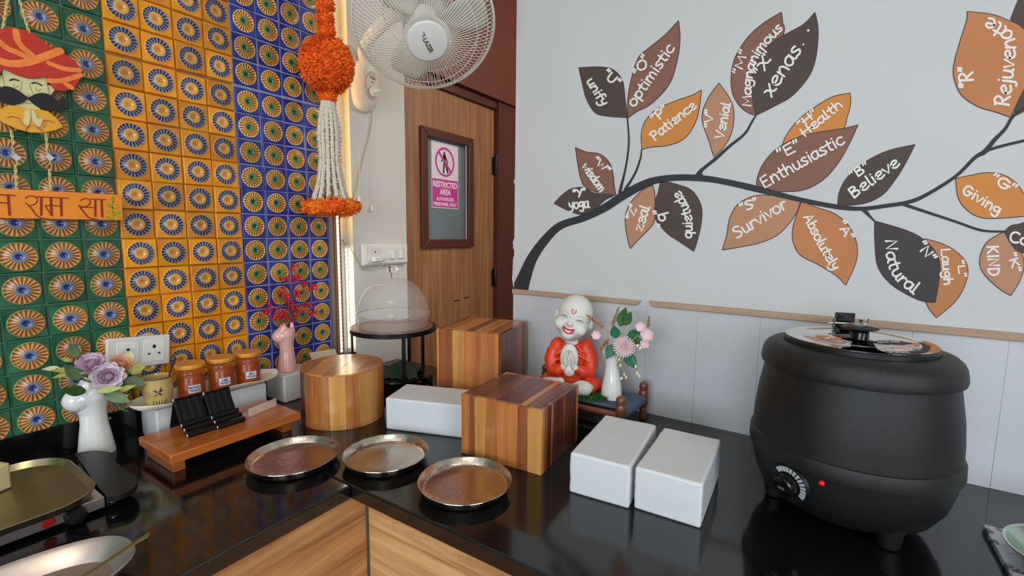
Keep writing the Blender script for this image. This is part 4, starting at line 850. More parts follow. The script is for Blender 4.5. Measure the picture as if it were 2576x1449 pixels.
# ================================================================== VASES shaped like a raised fist
def fist_vase(name, lab, mt, loc, rz, H, rb, lean=1.0, bulge=True, dots=False):
    t = thing(name, lab, 'vase', loc, rz)
    prof = [(0.0, rb), (0.02, rb*1.0), (0.10, rb*0.94), (0.25, rb*0.84), (0.42, rb*0.72), (0.55, rb*0.70), (0.66, rb*0.78), (0.76, rb*0.92), (0.85, rb*0.90), (0.92, rb*0.72)]
    n = 40; rings = []
    for z_, r_ in prof:
        ring_ = []
        for k in range(n):
            a = 2*pi*k/n; g = math.exp(-((z_-0.76)/0.11)**2); rr = r_*(1+lean*0.62*g*max(0, math.cos(a-pi))**1.6) if bulge else r_
            ring_.append((rr*math.cos(a), rr*0.92*math.sin(a), z_*H))
        rings.append(ring_)
    m = MB().loft(rings)
    if bulge:
        m.ball((-rb*0.60*lean, -rb*.12, H*0.755), (rb*.86, rb*.78, H*.150), 24, 16).ball((-rb*.15*lean, -rb*.05, H*.80), (rb*.98, rb*.80, H*.130), 24, 16)
        for i, (dy, dz) in enumerate(((-.55, .86), (-.05, .90), (.42, .87))): m.ball((-rb*0.35, rb*dy, H*dz), (rb*.40, rb*.32, H*.075), 16, 10)
        m.ball((-rb*.15, -rb*.5, H*.92), (rb*.36, rb*.30, H*.09), 16, 10).ball((-rb*.2, rb*.1, H*.95), (rb*.34, rb*.30, H*.08), 16, 10)
        m.tube([(rb*.52, 0, H*.74), (rb*.62, 0, H*.88), (rb*.60, 0, H*1.0)], [rb*.34, rb*.27, rb*.19], 14).ball((rb*.60, 0, H*1.0), rb*.19, 12, 8)
    else:
        m.loft([[((rb*.72+.004*q)*math.cos(2*pi*k/24)-.002*q, (rb*.66)*math.sin(2*pi*k/24), H*(.90+.04*q)) for k in range(24)] for q in range(3)])
    o = put('body', m, mt, t); remesh(o, 0.0016, 5)
    put('mouth', MB().lathe([(0.0, 0.0), (rb*.30, 0.0008), (rb*.34, 0.0)], 20, Matrix.Translation((rb*.20, 0, H*.905)), cap=False), M['hole'], t)
    if dots:
        for dz, a in ((.62, -.35), (.53, .05), (.43, .12)):
            put('painted_dot', MB().ball((rb*.80*math.cos(a), rb*.74*math.sin(a), H*dz), (.003, .0035, .003), 8, 6), mat('dot_paint', (160, 90, 70) if dz > .6 else (150, 130, 100), .5), t)
    return t
va = math.atan2(-0.37, CAM.x-0.05)+pi/2     # local -X points to the viewer's left
fist_vase('fist_vase', 'white ceramic fist vase with roses standing before the black upstand, far left', M['ceramic'], (0.060, 0.362, ZC), va, 0.186, 0.0365, 1.0, dots=True)
va2 = math.atan2(-0.85, CAM.x-0.055)+pi/2
fist_vase('fist_vase', 'pink ceramic fist vase with red flowers on a white block', M['pink_cer'], (0.062, 0.852, ZC+.0874), va2, 0.152, 0.0300, 0.85)
t = thing('ceramic_vase', 'slim white ceramic vase with pale pink flowers standing on the woven cot', 'vase', (1.012, 1.245, 0.9750))
rings = []
for z_, r_, dx in ((0, .0300, 0), (.004, .0306, 0), (.03, .0285, 0), (.06, .0235, 0), (.085, .0190, -.001), (.105, .0180, -.003), (.120, .0200, -.006), (.134, .0245, -.008), (.140, .0235, -.008), (.130, .016, -.006)):
    rings.append([(dx+r_*math.cos(2*pi*k/36), r_*.9*math.sin(2*pi*k/36), z_) for k in range(36)])
put('body', MB().loft(rings), M['ceramic'], t)

# ---- flowers
gr1 = mat('leaf_green', (62, 104, 52), 0.5, var=0.12, vscale=60); gr2 = mat('leaf_yellow_green', (176, 178, 92), 0.5, var=0.1, vscale=60); gr3 = mat('leaf_teal', (44, 112, 84), 0.45, var=0.1, vscale=40); stemm = mat('stem_green', (92, 120, 56), 0.5); gr4 = mat('leaf_sage', (96, 118, 78), 0.5, var=0.1, vscale=50)
lil = mat('petal_lilac', (206, 174, 196), 0.6, var=0.08, vscale=80); peach = mat('petal_peach', (236, 184, 146), 0.6, var=0.08, vscale=80); pinkm = mat('petal_pale_pink', (226, 196, 200), 0.6, var=0.05, vscale=80); redm = mat('petal_red', (206, 22, 52), 0.5, var=0.2, vscale=120); creamm = mat('petal_cream', (226, 218, 176), 0.5); tanm = mat('grass_plume', (200, 150, 112), 0.7, var=0.15, vscale=90); lilac2 = mat('petal_lilac_pale', (222, 208, 220), 0.6, var=0.06, vscale=80)
def petal(m, base, dirv, upv, L, W, cup=0.3, nU=5, nV=4, pt=False):
    d = Vector(dirv).normalized(); u = Vector(upv); u = (u-d*u.dot(d)).normalized(); s = d.cross(u); vs = []; fs = []
    for i in range(nU):
        a = i/(nU-1); w_ = W*math.sin(pi*(0.12+0.80*a))**0.8 if not pt else W*(math.sin(pi*min(1, .06+.94*a**.8)))**1.1
        for j in range(nV):
            b_ = -1+2*j/(nV-1); vs.append(Vector(base)+d*(L*a)+s*(w_*b_*.5)+u*(cup*L*(a*a)+cup*.5*W*b_*b_))
    for i in range(nU-1):
        for j in range(nV-1): q = i*nV+j; fs.append((q, q+1, q+nV+1, q+nV))
    m.add(vs, fs)
def rose(parent, c, nrm, r_, mt, mt2=None, name='rose'):
    z = Vector(nrm).normalized(); x = z.orthogonal().normalized(); y = z.cross(x); c = Vector(c); m = MB(); m2 = MB()
    for ring_, (n, rad, L, tilt) in enumerate(((7, .10, .42, 80), (8, .20, .55, 64), (9, .28, .70, 45), (10, .34, .82, 26), (10, .36, .88, 8))):
        for k in range(n):
            a = 2*pi*k/n+ring_*.37+random.uniform(-.1, .1); rd = x*math.cos(a)+y*math.sin(a); t_ = R(tilt+random.uniform(-6, 6))
            petal(m2 if (ring_ >= 3 and mt2) else m, c+rd*rad*r_*.8, rd*math.cos(t_)+z*math.sin(t_), z*math.cos(t_)-rd*math.sin(t_), L*r_*.85, r_*.72, 0.22)
    m.ball(c+z*r_*.15, r_*.2, 10, 8)
    m.v += []; n0 = len(m.v)
    o = put(name, m, mt, parent)
    if mt2: put('outer_petals', m2, mt2, o)
    return o
def leafblade(parent, c, d, u, L, W, mt, cup=.15):
    m = MB(); petal(m, c, d, u, L, W, cup, 9, 5, True); o = put('leaf', m, mt, parent); s = o.modifiers.new('t', 'SOLIDIFY'); s.thickness = .0006; return o
def gp(px, py, X): return on_x(px, py, X)
# arrangement in the left white vase
t = thing('flower_arrangement', 'lilac and peach artificial roses in the white fist vase at the far left', 'flowers', (0.062, 0.38, ZC+.17))
t.matrix_world = Matrix.Translation(t.location); O = Vector(t.location)
tocam = (CAM-Vector((.08, .38, 1.1))).normalized()
def P_(px, py, X): return gp(px, py, X)-O
rose(t, P_(231, 918, .085), (0.6, -.3, .75), .030, lil, None, 'rose'); rose(t, P_(271, 948, .108), tocam+Vector((0, 0, .1)), .034, lil, lilac2, 'rose'); rose(t, P_(306, 918, .075), (0.6, .1, .7), .026, peach, None, 'rose')
for px, py, X, d, L, W, mm_ in ((205, 955, .09, (0.1, -.5, .75), .055, .026, gr4), (215, 985, .10, (0.3, -.75, .35), .06, .024, gr1), (196, 900, .08, (0, -.3, 1), .04, .018, gr4), (310, 960, .10, (.3, .9, -.25), .05, .030, gr4), (325, 935, .09, (.2, .7, .2), .035, .024, gr2), (262, 985, .12, (.4, .6, -.5), .06, .028, gr4), (246, 985, .13, (.3, .9, .02), .046, .014, gr2), (290, 985, .12, (.2, .8, .15), .04, .014, gr2), (276, 998, .12, (.3, .8, -.1), .035, .014, creamm), (326, 930, .08, (0, .7, -.4), .026, .02, creamm), (325, 905, .07, (0, .2, 1), .022, .022, creamm), (180, 930, .08, (0, -.9, .15), .036, .012, gr2), (175, 938, .08, (0, -.9, -.15), .03, .010, gr2), (150, 925, .075, (0, -.95, .1), .030, .011, creamm), (196, 893, .08, (0, .2, 1), .022, .010, gr2), (178, 908, .08, (0, -.8, .5), .020, .010, gr2)):
    leafblade(t, P_(px, py, X), d, Vector((1, -.3, .3)), L, W, mm_)
m = MB(); c0 = Vector((0.0, 0.006, -0.03))
for px, py, X in ((231, 925, .08), (271, 955, .10), (306, 925, .075), (205, 955, .09), (180, 930, .08), (140, 926, .075), (196, 890, .08), (262, 985, .11)): m.tube([c0, (c0+P_(px, py, X))*.5+Vector((0.008, 0, .012)), P_(px, py, X)], .0013, 5)
m.tube([P_(268, 985, .115), P_(285, 1005, .12), P_(305, 1030, .12), P_(322, 1034, .12)], .0016, 5)
for a, b_, c in (((290, 1012), (305, 1014), (318, 1008)), ((298, 1025), (312, 1026), (324, 1020))): m.tube([P_(*a, .12), P_(*b_, .12), P_(*c, .12)], .0014, 5)
put('stems', m, stemm, t)
# red blossom in the pink vase
t = thing('flower_arrangement', 'sprigs of small red blossoms in the pink fist vase', 'flowers', (0.062, 0.852, ZC+.22)); O = Vector(t.location)
m = MB(); b0 = Vector((.002, .006, -.03)); tips = [(736, 670), (745, 700), (716, 704), (706, 735), (664, 785), (680, 770), (700, 790), (725, 765), (745, 740), (765, 715), (785, 722), (770, 765), (788, 785), (740, 775), (715, 790), (755, 785), (735, 800), (725, 745), (700, 800)]
bl = []
for i, (px, py) in enumerate(tips):
    X = .062+random.uniform(-.018, .02); q = gp(px, py, X)-O; m.tube([b0, b0.lerp(q, .5)+Vector((0, 0, .006)), q], .0008, 5); bl.append(q)
put('stems', m, mat('stem_plum', (104, 66, 70), 0.6), t)
for q in bl:
    m = MB()
    for _ in range(random.choice((7, 9, 11))):
        c = q+Vector((random.gauss(0, .006), random.gauss(0, .0075), random.gauss(0, .006)))
        for k in range(5):
            a = 2*pi*k/5+random.random(); dv = Vector((random.uniform(.1, .6), math.cos(a), math.sin(a))); petal(m, c, dv, (1, 0, .2), .0062, .0052, .2, 3, 3)
    put('blossom', m, redm, t)
# bouquet on the cot
t = thing('flower_arrangement', 'pale pink flowers, tan plumes and green leaves in the slim white vase', 'flowers', (1.006, 1.245, ZC+.205)); O = Vector(t.location)
Q = lambda px, py, Y=1.225: on_y(px, py, Y)-O
fc = Q(1570, 872, 1.205); zc_ = (CAM-(fc+O)).normalized(); xx = zc_.orthogonal().normalized(); yy = zc_.cross(xx); m = MB()
for ring_, (n, L, tl) in enumerate(((10, .010, 78), (14, .014, 60), (18, .019, 42), (22, .024, 24), (24, .0265, 8), (24, .026, -8))):
    for k in range(n):
        a = 2*pi*k/n+ring_*.2; rd = xx*math.cos(a)+yy*math.sin(a); tt = R(tl); petal(m, fc+rd*.002, rd*math.cos(tt)+zc_*math.sin(tt), zc_, L*1.05, .0052, .12, 3, 3)
put('chrysanthemum', m.ball(fc, .007, 8, 6), pinkm, t)
for c, n, L in ((Q(1628, 842), 5, .017), (Q(1612, 822), 5, .014), (Q(1622, 865), 4, .013), (Q(1500, 843, 1.22), 6, .013)):
    m = MB(); zz = (CAM-(c+O)).normalized(); x1 = zz.orthogonal().normalized(); y1_ = zz.cross(x1)
    for k in range(n): a = 2*pi*k/n+.3; petal(m, c, (x1*math.cos(a)+y1_*math.sin(a))+zz*.35, zz, L*1.2, L*1.15, .25, 5, 4)
    put('blossom', m, pinkm, t)
def plume(a, b_, wdt):
    m = MB(); a = Vector(a); b_ = Vector(b_); m.tube([a, b_], .0008, 5)
    for k in range(240):
        s = k/240; c = a.lerp(b_, .22+.78*s); dv = Vector((random.gauss(0, 1), random.gauss(0, 1), random.gauss(.5, 1))).normalized(); petal(m, c, dv, (0, 0, 1), wdt*(1.2-.7*s), .0030, .1, 3, 3)
    put('plume', m, tanm, t)
plume(Q(1530, 835), Q(1470, 788), .0075); plume(Q(1537, 830), Q(1557, 772), .0075); plume(Q(1535, 850, 1.215), Q(1506, 885, 1.21), .008); plume(Q(1630, 830), Q(1633, 795), .005)
for px, py, d, L, W, mm_ in ((1560, 820, (.25, 0, .9), .058, .030, gr1), (1572, 818, (.35, -.1, .75), .048, .024, gr1), (1550, 850, (-.1, -.2, .9), .040, .028, gr3), (1545, 868, (-.35, -.3, -.8), .045, .030, gr3), (1575, 890, (.65, -.2, -.62), .052, .032, gr3), (1580, 850, (.7, 0, .5), .046, .028, gr3), (1545, 870, (-.8, -.2, -.2), .02, .010, gr2), (1590, 860, (.9, 0, .1), .03, .012, gr1), (1600, 850, (.8, 0, -.5), .03, .012, gr1)):
    leafblade(t, Q(px, py, 1.23), d, (0.3, -1, .2), L, W, mm_)
m = MB(); b0 = Vector((-.002, 0, -.08))
for px, py in ((1530, 835), (1570, 850), (1628, 850), (1575, 818), (1545, 868), (1614, 830), (1606, 842)): q = Q(px, py); m.tube([b0, b0.lerp(q, .6)+Vector((-.003, 0, .012)), q], .0011, 5)
for a, b_, c in (((1553, 885), (1562, 915), (1573, 942)), ((1590, 900), (1600, 920), (1606, 938))): m.tube([Q(*a, 1.20), Q(*b_, 1.20), Q(*c, 1.20)], .0009, 5)
put('stems', m, mat('stem_lime', (150, 168, 70), .5), t)
m = MB()
for px, py in ((1570, 938), (1575, 945), (1566, 948), (1561, 915), (1558, 900), (1604, 935), (1608, 942), (1600, 918), (1613, 872), (1606, 866)): petal(m, Q(px, py, 1.20), (random.uniform(-.5, .5), -.3, -1), (0, -1, 0), .009, .006, .3, 4, 3)
put('buds', m, creamm, t)

# ================================================================== HANGING SIGN AND TURBANED FACE (flat painted wooden cut-outs hung before the tiles)
SX = 0.030
def yz(px, py, X=SX): p = on_x(px, py, X); return (p.y, p.z)
def cutout(poly, x0, t_): return MB().prism(poly, t_, Matrix(((0, 0, 1, x0), (1, 0, 0, 0), (0, 1, 0, 0), (0, 0, 0, 1))))
wood_or = mat('sign_orange', (234, 136, 34), 0.45, var=0.05, vscale=14)
maroon = mat('sign_maroon', (132, 44, 12), 0.5); vine = mat('sign_vine', (128, 158, 18), 0.5)
t = thing('greeting_sign', 'orange wooden hanging sign with maroon Hindi writing and a green vine', 'sign', (0, 0, 0))
pl = [yz(0, 477), yz(306, 490), yz(308, 553), yz(0, 553)]
zt, zb_ = 1.5215, 1.4575
bevel(put('board', cutout([(-0.06, zb_), (0.461, zb_+.0015), (0.4625, zt), (-0.06, zt-.002)], 0.026, 0.006), wood_or, t), 0.0008, 1)
def zz(L, s=5.797, oy=320, X=0.0322): return [yz(a/s, b_/s+oy, X) for a, b_ in L]
m = MB(); f2 = lambda u, v: (0.0324, u, v)
for L, w_ in (([(370, 1035), (430, 1005), (500, 1010), (545, 1055), (520, 1110), (440, 1145), (375, 1105)], .0012), ([(400, 1125), (470, 1200), (540, 1290), (620, 1330), (690, 1335)], .0015), ([(540, 1015), (990, 1035)], .0013), ([(602, 1022), (602, 1280)], .0022), ([(742, 1030), (752, 1285)], .0022), ([(890, 1035), (898, 1288)], .0022), ([(660, 1140), (890, 1150)], .0013), ([(660, 1142), (700, 1215), (765, 1280)], .0013),
             ([(1175, 1070), (1230, 1042), (1290, 1050), (1315, 1095), (1280, 1145), (1200, 1160), (1150, 1140)], .0012), ([(1150, 1145), (1220, 1235), (1300, 1320), (1430, 1350)], .0016), ([(1320, 1048), (1540, 1058)], .0013), ([(1390, 1052), (1390, 1298)], .0020), ([(1480, 1058), (1490, 1305)], .0022), ([(1180, 1165), (1390, 1172)], .0013),
             ([(0, 985), (215, 997)], .0014), ([(118, 990), (140, 1278)], .0022), ([(0, 1100), (110, 1105)], .0013), ([(-300, 975), (0, 985)], .0014), ([(-120, 985), (-110, 1270)], .0022), ([(-90, 1100), (0, 1100)], .0013), ([(-260, 985), (-255, 1270)], .0022)):
    P = zz(L); RS = RS+.00002 if 'RS' in globals() else 0; flat_stroke(m, catmull(P, 5) if len(P) > 2 else P, w_, lambda u, v, q=RS: (0.0324+q, u, v))
put('lettering', m.mesh('lettering', False), maroon, t)
m = MB()
for L, w_ in (([(1640, 1350), (1655, 1250), (1640, 1150), (1650, 1090)], .0013), ([(1650, 1180), (1700, 1185), (1735, 1150), (1705, 1125), (1680, 1140)], .0009), ([(1650, 1245), (1600, 1210), (1555, 1225), (1570, 1255), (1600, 1245)], .0009), ([(1650, 1340), (1700, 1355), (1750, 1340), (1740, 1310), (1700, 1320)], .0009)):
    flat_stroke(m, catmull(zz(L), 4), w_, f2)
for L in ([(1650, 1000), (1675, 1040), (1650, 1100), (1620, 1050)], [(1555, 1115), (1620, 1125), (1645, 1190), (1580, 1165)], [(1655, 1285), (1700, 1240), (1775, 1215), (1730, 1270)], [(1545, 1300), (1600, 1305), (1640, 1350), (1580, 1340)]):
    P = zz(L); m.add([f2(*p) for p in catmull(P, 4, True)], [tuple(range(16))])
put('vine', m.mesh('vine', False), vine, t)
rope_m = mat('jute_rope', (196, 172, 112), 0.85, bump=0.4, bscale=200)
def rope(parent, a, b_, r_=0.0022):
    a, b_ = Vector(a), Vector(b_); L = (b_-a).length; n = max(10, int(L/.003)); d = (b_-a).normalized(); x = d.orthogonal().normalized(); y = d.cross(x); m = MB()
    for s in (0, pi): m.tube([a+(b_-a)*i/n+(x*math.cos(i*.75+s)+y*math.sin(i*.75+s))*r_*.55 for i in range(n+1)], r_*.62, 6)
    return put('rope', m, rope_m, parent)
def V3(px, py, X=SX): p = on_x(px, py, X); return Vector((X, p.y, p.z))
f_ = thing('turbaned_face_plaque', 'painted wooden plaque of a moustached man in a red turban hung on green tiles', 'plaque', (0, 0, 0))
yc = yz(69, 250)[0]
def mir(P): return [(2*yc-a, b_) for a, b_ in reversed(P)]
def q5(L): return [yz(a/4.995, 60+b_/4.995) for a, b_ in L]
half = q5([(345, 95), (430, 140), (530, 225), (620, 290), (700, 330), (790, 380), (870, 425), (930, 480), (985, 545), (1008, 610), (1010, 670), (975, 735), (925, 800), (860, 832), (775, 845), (690, 836)])
lowR = q5([(690, 836), (640, 780), (575, 670), (430, 690), (345, 688)])
red_t = mat('turban_red', (184, 48, 34), 0.7, var=0.10, vscale=130, stretch=(1, 1, 2.2)); band_t = mat('turban_band', (232, 128, 54), 0.6, var=0.14, vscale=70); sk = mat('plaque_skin', (206, 200, 148), 0.5); blk = mat('moustache_black', (24, 18, 22), 0.6); mus = mat('plaque_mustard', (222, 160, 42), 0.5); ln = mat('plaque_line', (158, 138, 84), 0.6); handsh = mat('plaque_hand_shade', (212, 132, 62), 0.6); brw = mat('plaque_eyebrow', (66, 36, 52), 0.6)
R_ = catmull(half, 3); put('turban', cutout(R_+lowR[1:]+mir(R_+lowR[1:])[1:-1], 0.0305, 0.006), red_t, f_)
face = q5([(345, 660), (570, 660), (585, 720), (615, 910), (560, 960), (500, 1075), (345, 1090)])
put('face', cutout(face+mir(face)[1:-1], 0.0265, 0.005), sk, f_)
ear = q5([(590, 760), (650, 780), (688, 830), (625, 912), (608, 905)]); put('ear', cutout(ear, 0.0262, 0.004), sk, f_); put('ear', cutout(mir(ear), 0.0262, 0.004), sk, f_)
ms = q5([(345, 930), (380, 915), (440, 885), (520, 872), (590, 885), (650, 920), (700, 958), (740, 965), (760, 940), (768, 925), (800, 945), (822, 985), (812, 1040), (780, 1075), (700, 1090), (600, 1090), (520, 1070), (450, 1035), (395, 990), (355, 950)])
put('moustache', cutout(catmull(ms, 3, True), 0.0320, 0.004), blk, f_); put('moustache', cutout(mir(catmull(ms, 3, True)), 0.0320, 0.004), blk, f_)
bd = q5([(345, 1070), (480, 1072), (600, 1100), (700, 1180), (785, 1290), (700, 1335), (540, 1368), (400, 1368), (345, 1362)]); put('shoulders', cutout(bd+mir(bd)[1:-1], 0.0275, 0.005), mus, f_)
RB = [0]
def ribbonX(L, hw, x_, mt, name, sub=4):
    RB[0] += 1; x_ += RB[0]*.00003; m = MB(); P = q5(L); P = catmull(P, sub) if len(P) > 2 else [Vector(p) for p in P]; flat_stroke(m, P, hw, lambda u, v: (x_, u, v)); return put(name, m.mesh(name, False), mt, f_)
for L, hw in (([(-120, 420), (40, 490), (200, 508), (380, 478), (560, 415), (745, 345)], .0070), ([(-130, 130), (60, 300), (200, 365), (330, 425)], .0055), ([(190, 100), (205, 200), (270, 300), (385, 395)], .0055), ([(600, 500), (700, 540), (820, 575), (985, 590)], .0048), ([(595, 722), (740, 722), (880, 690), (1000, 650)], .0048), ([(800, 745), (835, 775), (890, 810)], .0048)):
    ribbonX(L, hw, 0.0368, band_t, 'turban_band')
for L, hw in (([(125, 712), (165, 698), (230, 715)], .0016), ([(400, 748), (450, 742), (520, 775)], .0016)): ribbonX(L, hw, 0.0318, brw, 'eyebrow')
for L in ([(168, 755), (175, 790), (205, 800), (228, 775)], [(445, 800), (452, 835), (485, 848), (505, 820)], [(268, 720), (262, 800), (250, 860), (290, 905), (345, 912), (360, 890)], [(368, 745), (385, 820), (420, 890), (450, 910)], [(300, 985), (340, 1005), (385, 998)], [(25, 640), (45, 740), (60, 830)], [(578, 680), (592, 790), (612, 890)]): ribbonX(L, .00055, 0.0319, ln, 'drawn_line')
for L in ([(305, 1100), (350, 1080), (372, 1100), (378, 1180), (345, 1290), (280, 1225), (300, 1190)], [(385, 1090), (430, 1110), (465, 1190), (530, 1195), (520, 1240), (480, 1300), (420, 1240), (390, 1170)]):
    P = q5(L); m = MB(); put('hand', cutout(catmull(P, 3, True), 0.0326, 0.0022), sk, f_)
for L in ([(240, 1190), (260, 1240), (320, 1300), (370, 1280)], [(565, 1220), (550, 1280), (490, 1320), (440, 1280)]): ribbonX(L, .0022, 0.0327, handsh, 'cuff')
for L in ([(85, 1180), (150, 1168), (240, 1190)], [(540, 1215), (620, 1222), (685, 1248)], [(370, 1180), (360, 1270), (320, 1345)], [(460, 1290), (500, 1330), (540, 1360)]): ribbonX(L, .0006, 0.0327, maroon, 'drawn_line')
for a, b_ in (((26, -40), (6, 80)), ((38, -40), (76, 92))): rope(f_, V3(*a, .034), V3(*b_, .034), 0.0026)
for a, b_ in (((28, 328), (34, 365)), ((39, 415), (42, 478)), ((115, 335), (120, 375)), ((124, 425), (128, 480))): rope(t, V3(*a, .030), V3(*b_, .030), 0.0026)
sh = mat('mirror_chip', (225, 222, 214), 0.08, metal=0.8)
for px in (40, 124):
    c = V3(px, 396, .030); put('mirror_bead', MB().prism([(0, .0085), (.0085, 0), (0, -.0085), (-.0085, 0)], 0.002, look((1, .15, .1), (0, 1, 0), c)), sh, t)
    rope(t, c+Vector((0, -.004, .024)), c+Vector((0, -.002, .006)), .0016); rope(t, c+Vector((0, 0, -.006)), c+Vector((0, .001, -.016)), .0016)

# ================================================================== ELECTRICAL PLATES
def socket_holes(parent, c, M_, big):
    pts = ((0, .0085, .0033), (-.0105, -.0085, .0026), (.0105, -.0085, .0026)); m = MB()
    for x, y, r_ in pts: m.add([M_ @ Vector((c[0]+x*(1.1 if big else .9)+r_*1.2*math.cos(2*pi*k/14), c[1]+y*(1.1 if big else .9)+r_*math.sin(2*pi*k/14)*(1.5 if (big and y > 0) else 1), 0.0112)) for k in range(14)], [tuple(range(14))])
    return put('socket_holes', m.mesh('socket_holes', False), M['hole'], parent)
t = thing('socket_plate', 'white double socket plate mounted slightly crooked on the orange and green tiles', 'socket', (0.003, 0.4785, 1.1190))
t.rotation_euler = (R(-4.5), 0, 0)
Mp = Matrix(((0, 0, 1, 0), (1, 0, 0, 0), (0, 1, 0, 0), (0, 0, 0, 1)))
bevel(put('plate', MB().box((-0.069, -0.0405, -.002), (0.069, 0.0405, 0.009), Mp), M['white_pl'], t), 0.0035, 3)
for x in (-.0255, .0315):
    bevel(put('module', MB().box((x-.0235, -.029, 0.0085), (x+.0235, .029, 0.0105), Mp), M['white_pl2'], t), 0.0008, 1)
    socket_holes(t, (x, .002), Mp, x > 0)
t = thing('switch_board', 'white surface switch board with switches and a plugged-in adapter on the white column', 'switch', (0.0, 1.318, 1.345))
bevel(put('box', MB().box((-0.114, -0.041, 0.0), (0.116, 0.043, 0.018), Mp), M['white_pl'], t), 0.003, 2)
bevel(put('cover', MB().box((-0.108, -0.035, 0.0182), (0.110, 0.038, 0.022), Mp), M['white_pl2'], t), 0.0015, 2)
for x, w_ in ((-.060, .050), (.026, .024), (.071, .044)):
    bevel(put('switch' if x > 0 else 'module', MB().box((x-w_/2, -.022, 0.022), (x+w_/2, .026, 0.0245), Mp), M['white_pl'], t), 0.0012, 1)
for x in (.026, .071): bevel(put('rocker', MB().add([Mp @ Vector(p) for p in ((x-.010, -.018, .0246), (x+.010, -.018, .0246), (x+.010, .020, .0246), (x-.010, .020, .0246), (x-.010, -.018, .030), (x+.010, -.018, .030), (x+.010, .020, .026), (x-.010, .020, .026))], [(0, 3, 2, 1), (4, 5, 6, 7), (0, 1, 5, 4), (1, 2, 6, 5), (2, 3, 7, 6), (3, 0, 4, 7)]), M['white_pl2'], t), .0008, 1)
put('socket_hole', MB().add([Mp @ Vector((-.062+.0028*math.cos(k*pi/6), .012+.0036*math.sin(k*pi/6), .0250)) for k in range(12)], [tuple(range(12))]).mesh('h', False), M['hole'], t)
ad = thing('plug_adapter', 'white plug with a cable plugged into the switch board', 'plug', (0, 0, 0))
Mq = Matrix.Translation((0, 1.318, 1.345)) @ Mp
bevel(put('plug', MB().box((-.082, -.024, .0248), (-.040, -.006, .046), Mq).box((-.040, -.020, .0248), (-.022, -.008, .040), Mq), M['white_pl2'], ad), .002, 2)
put('cable', MB().tube(catmull([Mq @ Vector(p) for p in ((-.028, -.018, .034), (-.030, -.038, .030), (-.050, -.052, .016), (-.078, -.054, .008), (-.100, -.046, .004), (-.115, -.030, .003), (-.132, -.004, .003), (-.146, .030, .003), (-.148, .075, .003))], 5), .0016, 6), mat('cream_cable', (206, 196, 172), .5), ad)

# ================================================================== WALL FAN
FC = Vector((0.440, 1.109, 2.050))
v = (CAM-FC).normalized(); ur = up2; ax = (v*math.cos(R(29))-(ur-v*ur.dot(v)).normalized()*math.sin(R(29))+rt2*0.085).normalized()
MF = look(ax, rt2, FC)
t = thing('wall_fan', 'white wall fan with a round wire cage mounted high on the white column', 'fan', (0.0, 1.232, 1.90)); O = t.location
t_inv = Matrix.Translation(-O); MFl = t_inv @ MF
RG = 0.2090; n = 100; m = MB()
def front(r_): s = (r_-.055)/(RG-.055); return 0.078*(1-s**2.2)
for k in range(n):
    a = 2*pi*k/n
    pts = [MFl @ Vector((r_*math.cos(a+.10*(1-(r_/RG))), r_*math.sin(a+.10*(1-(r_/RG))), front(r_)+.004)) for r_ in (0.056, .09, .125, .16, .185, .201, .2085)]
    m.tube(pts, 0.00105, 4, cap=False)
o = put('front_grille', m, M['fan_white'], t)
m = MB()
for k in range(n):
    a = 2*pi*(k+.5)/n
    pts = [MFl @ Vector((r_*math.cos(a-.12*(1-(r_/RG))), r_*math.sin(a-.12*(1-(r_/RG))), z_)) for r_, z_ in ((0.2092, -.002), (0.2135, -.018), (.210, -.034), (.195, -.052), (.15, -.070), (.10, -.078), (.06, -.080))]
    m.tube(pts, 0.00105, 4, cap=False)
put('rear_grille', m, M['fan_white'], t)
def ringF(r_, z_, w_): return [MFl @ Vector((r_*math.cos(2*pi*k/72), r_*math.sin(2*pi*k/72), z_)) for k in range(72)]
put('rim', MB().tube(ringF(RG, 0.001, 0), 0.0034, 8, closed=True).tube(ringF(RG-.001, -.006, 0), 0.0028, 8, closed=True), M['fan_white'], t)
m = MB()
for r_, z_ in ((0.150, front(.15)+.002), (0.186, front(.186)+.002)): m.tube(ringF(r_, z_, 0), .0014, 6, closed=True)
for r_, z_ in ((0.12, -.076), (0.185, -.058)): m.tube(ringF(r_, z_, 0), .0014, 6, closed=True)
put('support_ring', m, M['fan_white'], t)
hb = put('hub_cap', MB().lathe([(0.0, 0.0885), (0.050, 0.0885), (0.0570, 0.0865), (0.0595, 0.082), (0.0595, 0.074), (0.0, 0.074)], 56, MFl, cap=False), M['white_pl2'], t)
put('hub_collar', MB().lathe([(0.0600, 0.077), (0.068, 0.076), (0.071, 0.072), (0.060, 0.070)], 56, MFl, cap=False), M['fan_white'], t)
grey = mat('fan_logo_grey', (92, 92, 92), .5)
lx = MFl @ Matrix.Translation((-.0012, -.006, .0888)) @ Matrix.Rotation(R(-70), 4, 'Z')
text_mesh('LAZER', 0.0185, lx @ Matrix.Translation((.003, 0, 0)), grey, t, 'logo_lettering', bold=.0009, xs=0.86, align='CENTER')
m = MB(); lz = lx @ Matrix.Translation((-.029, 0.003, 0))
for q in ([(-.011, .0055), (.003, .0045), (.004, .0015), (-.004, .002)], [(-.006, .000), (.004, .0005), (.005, -.002), (-.001, -.0015)], [(-.001, -.0035), (.006, -.003), (.006, -.006), (.003, -.0055)]): m.add([lz @ Vector((x, y, 0)) for x, y in q], [(0, 1, 2, 3)])
put('logo_mark', m.mesh('l', False), grey, t)
bl_m = mat('fan_blade', (206, 200, 186), 0.3, sub=0.2)
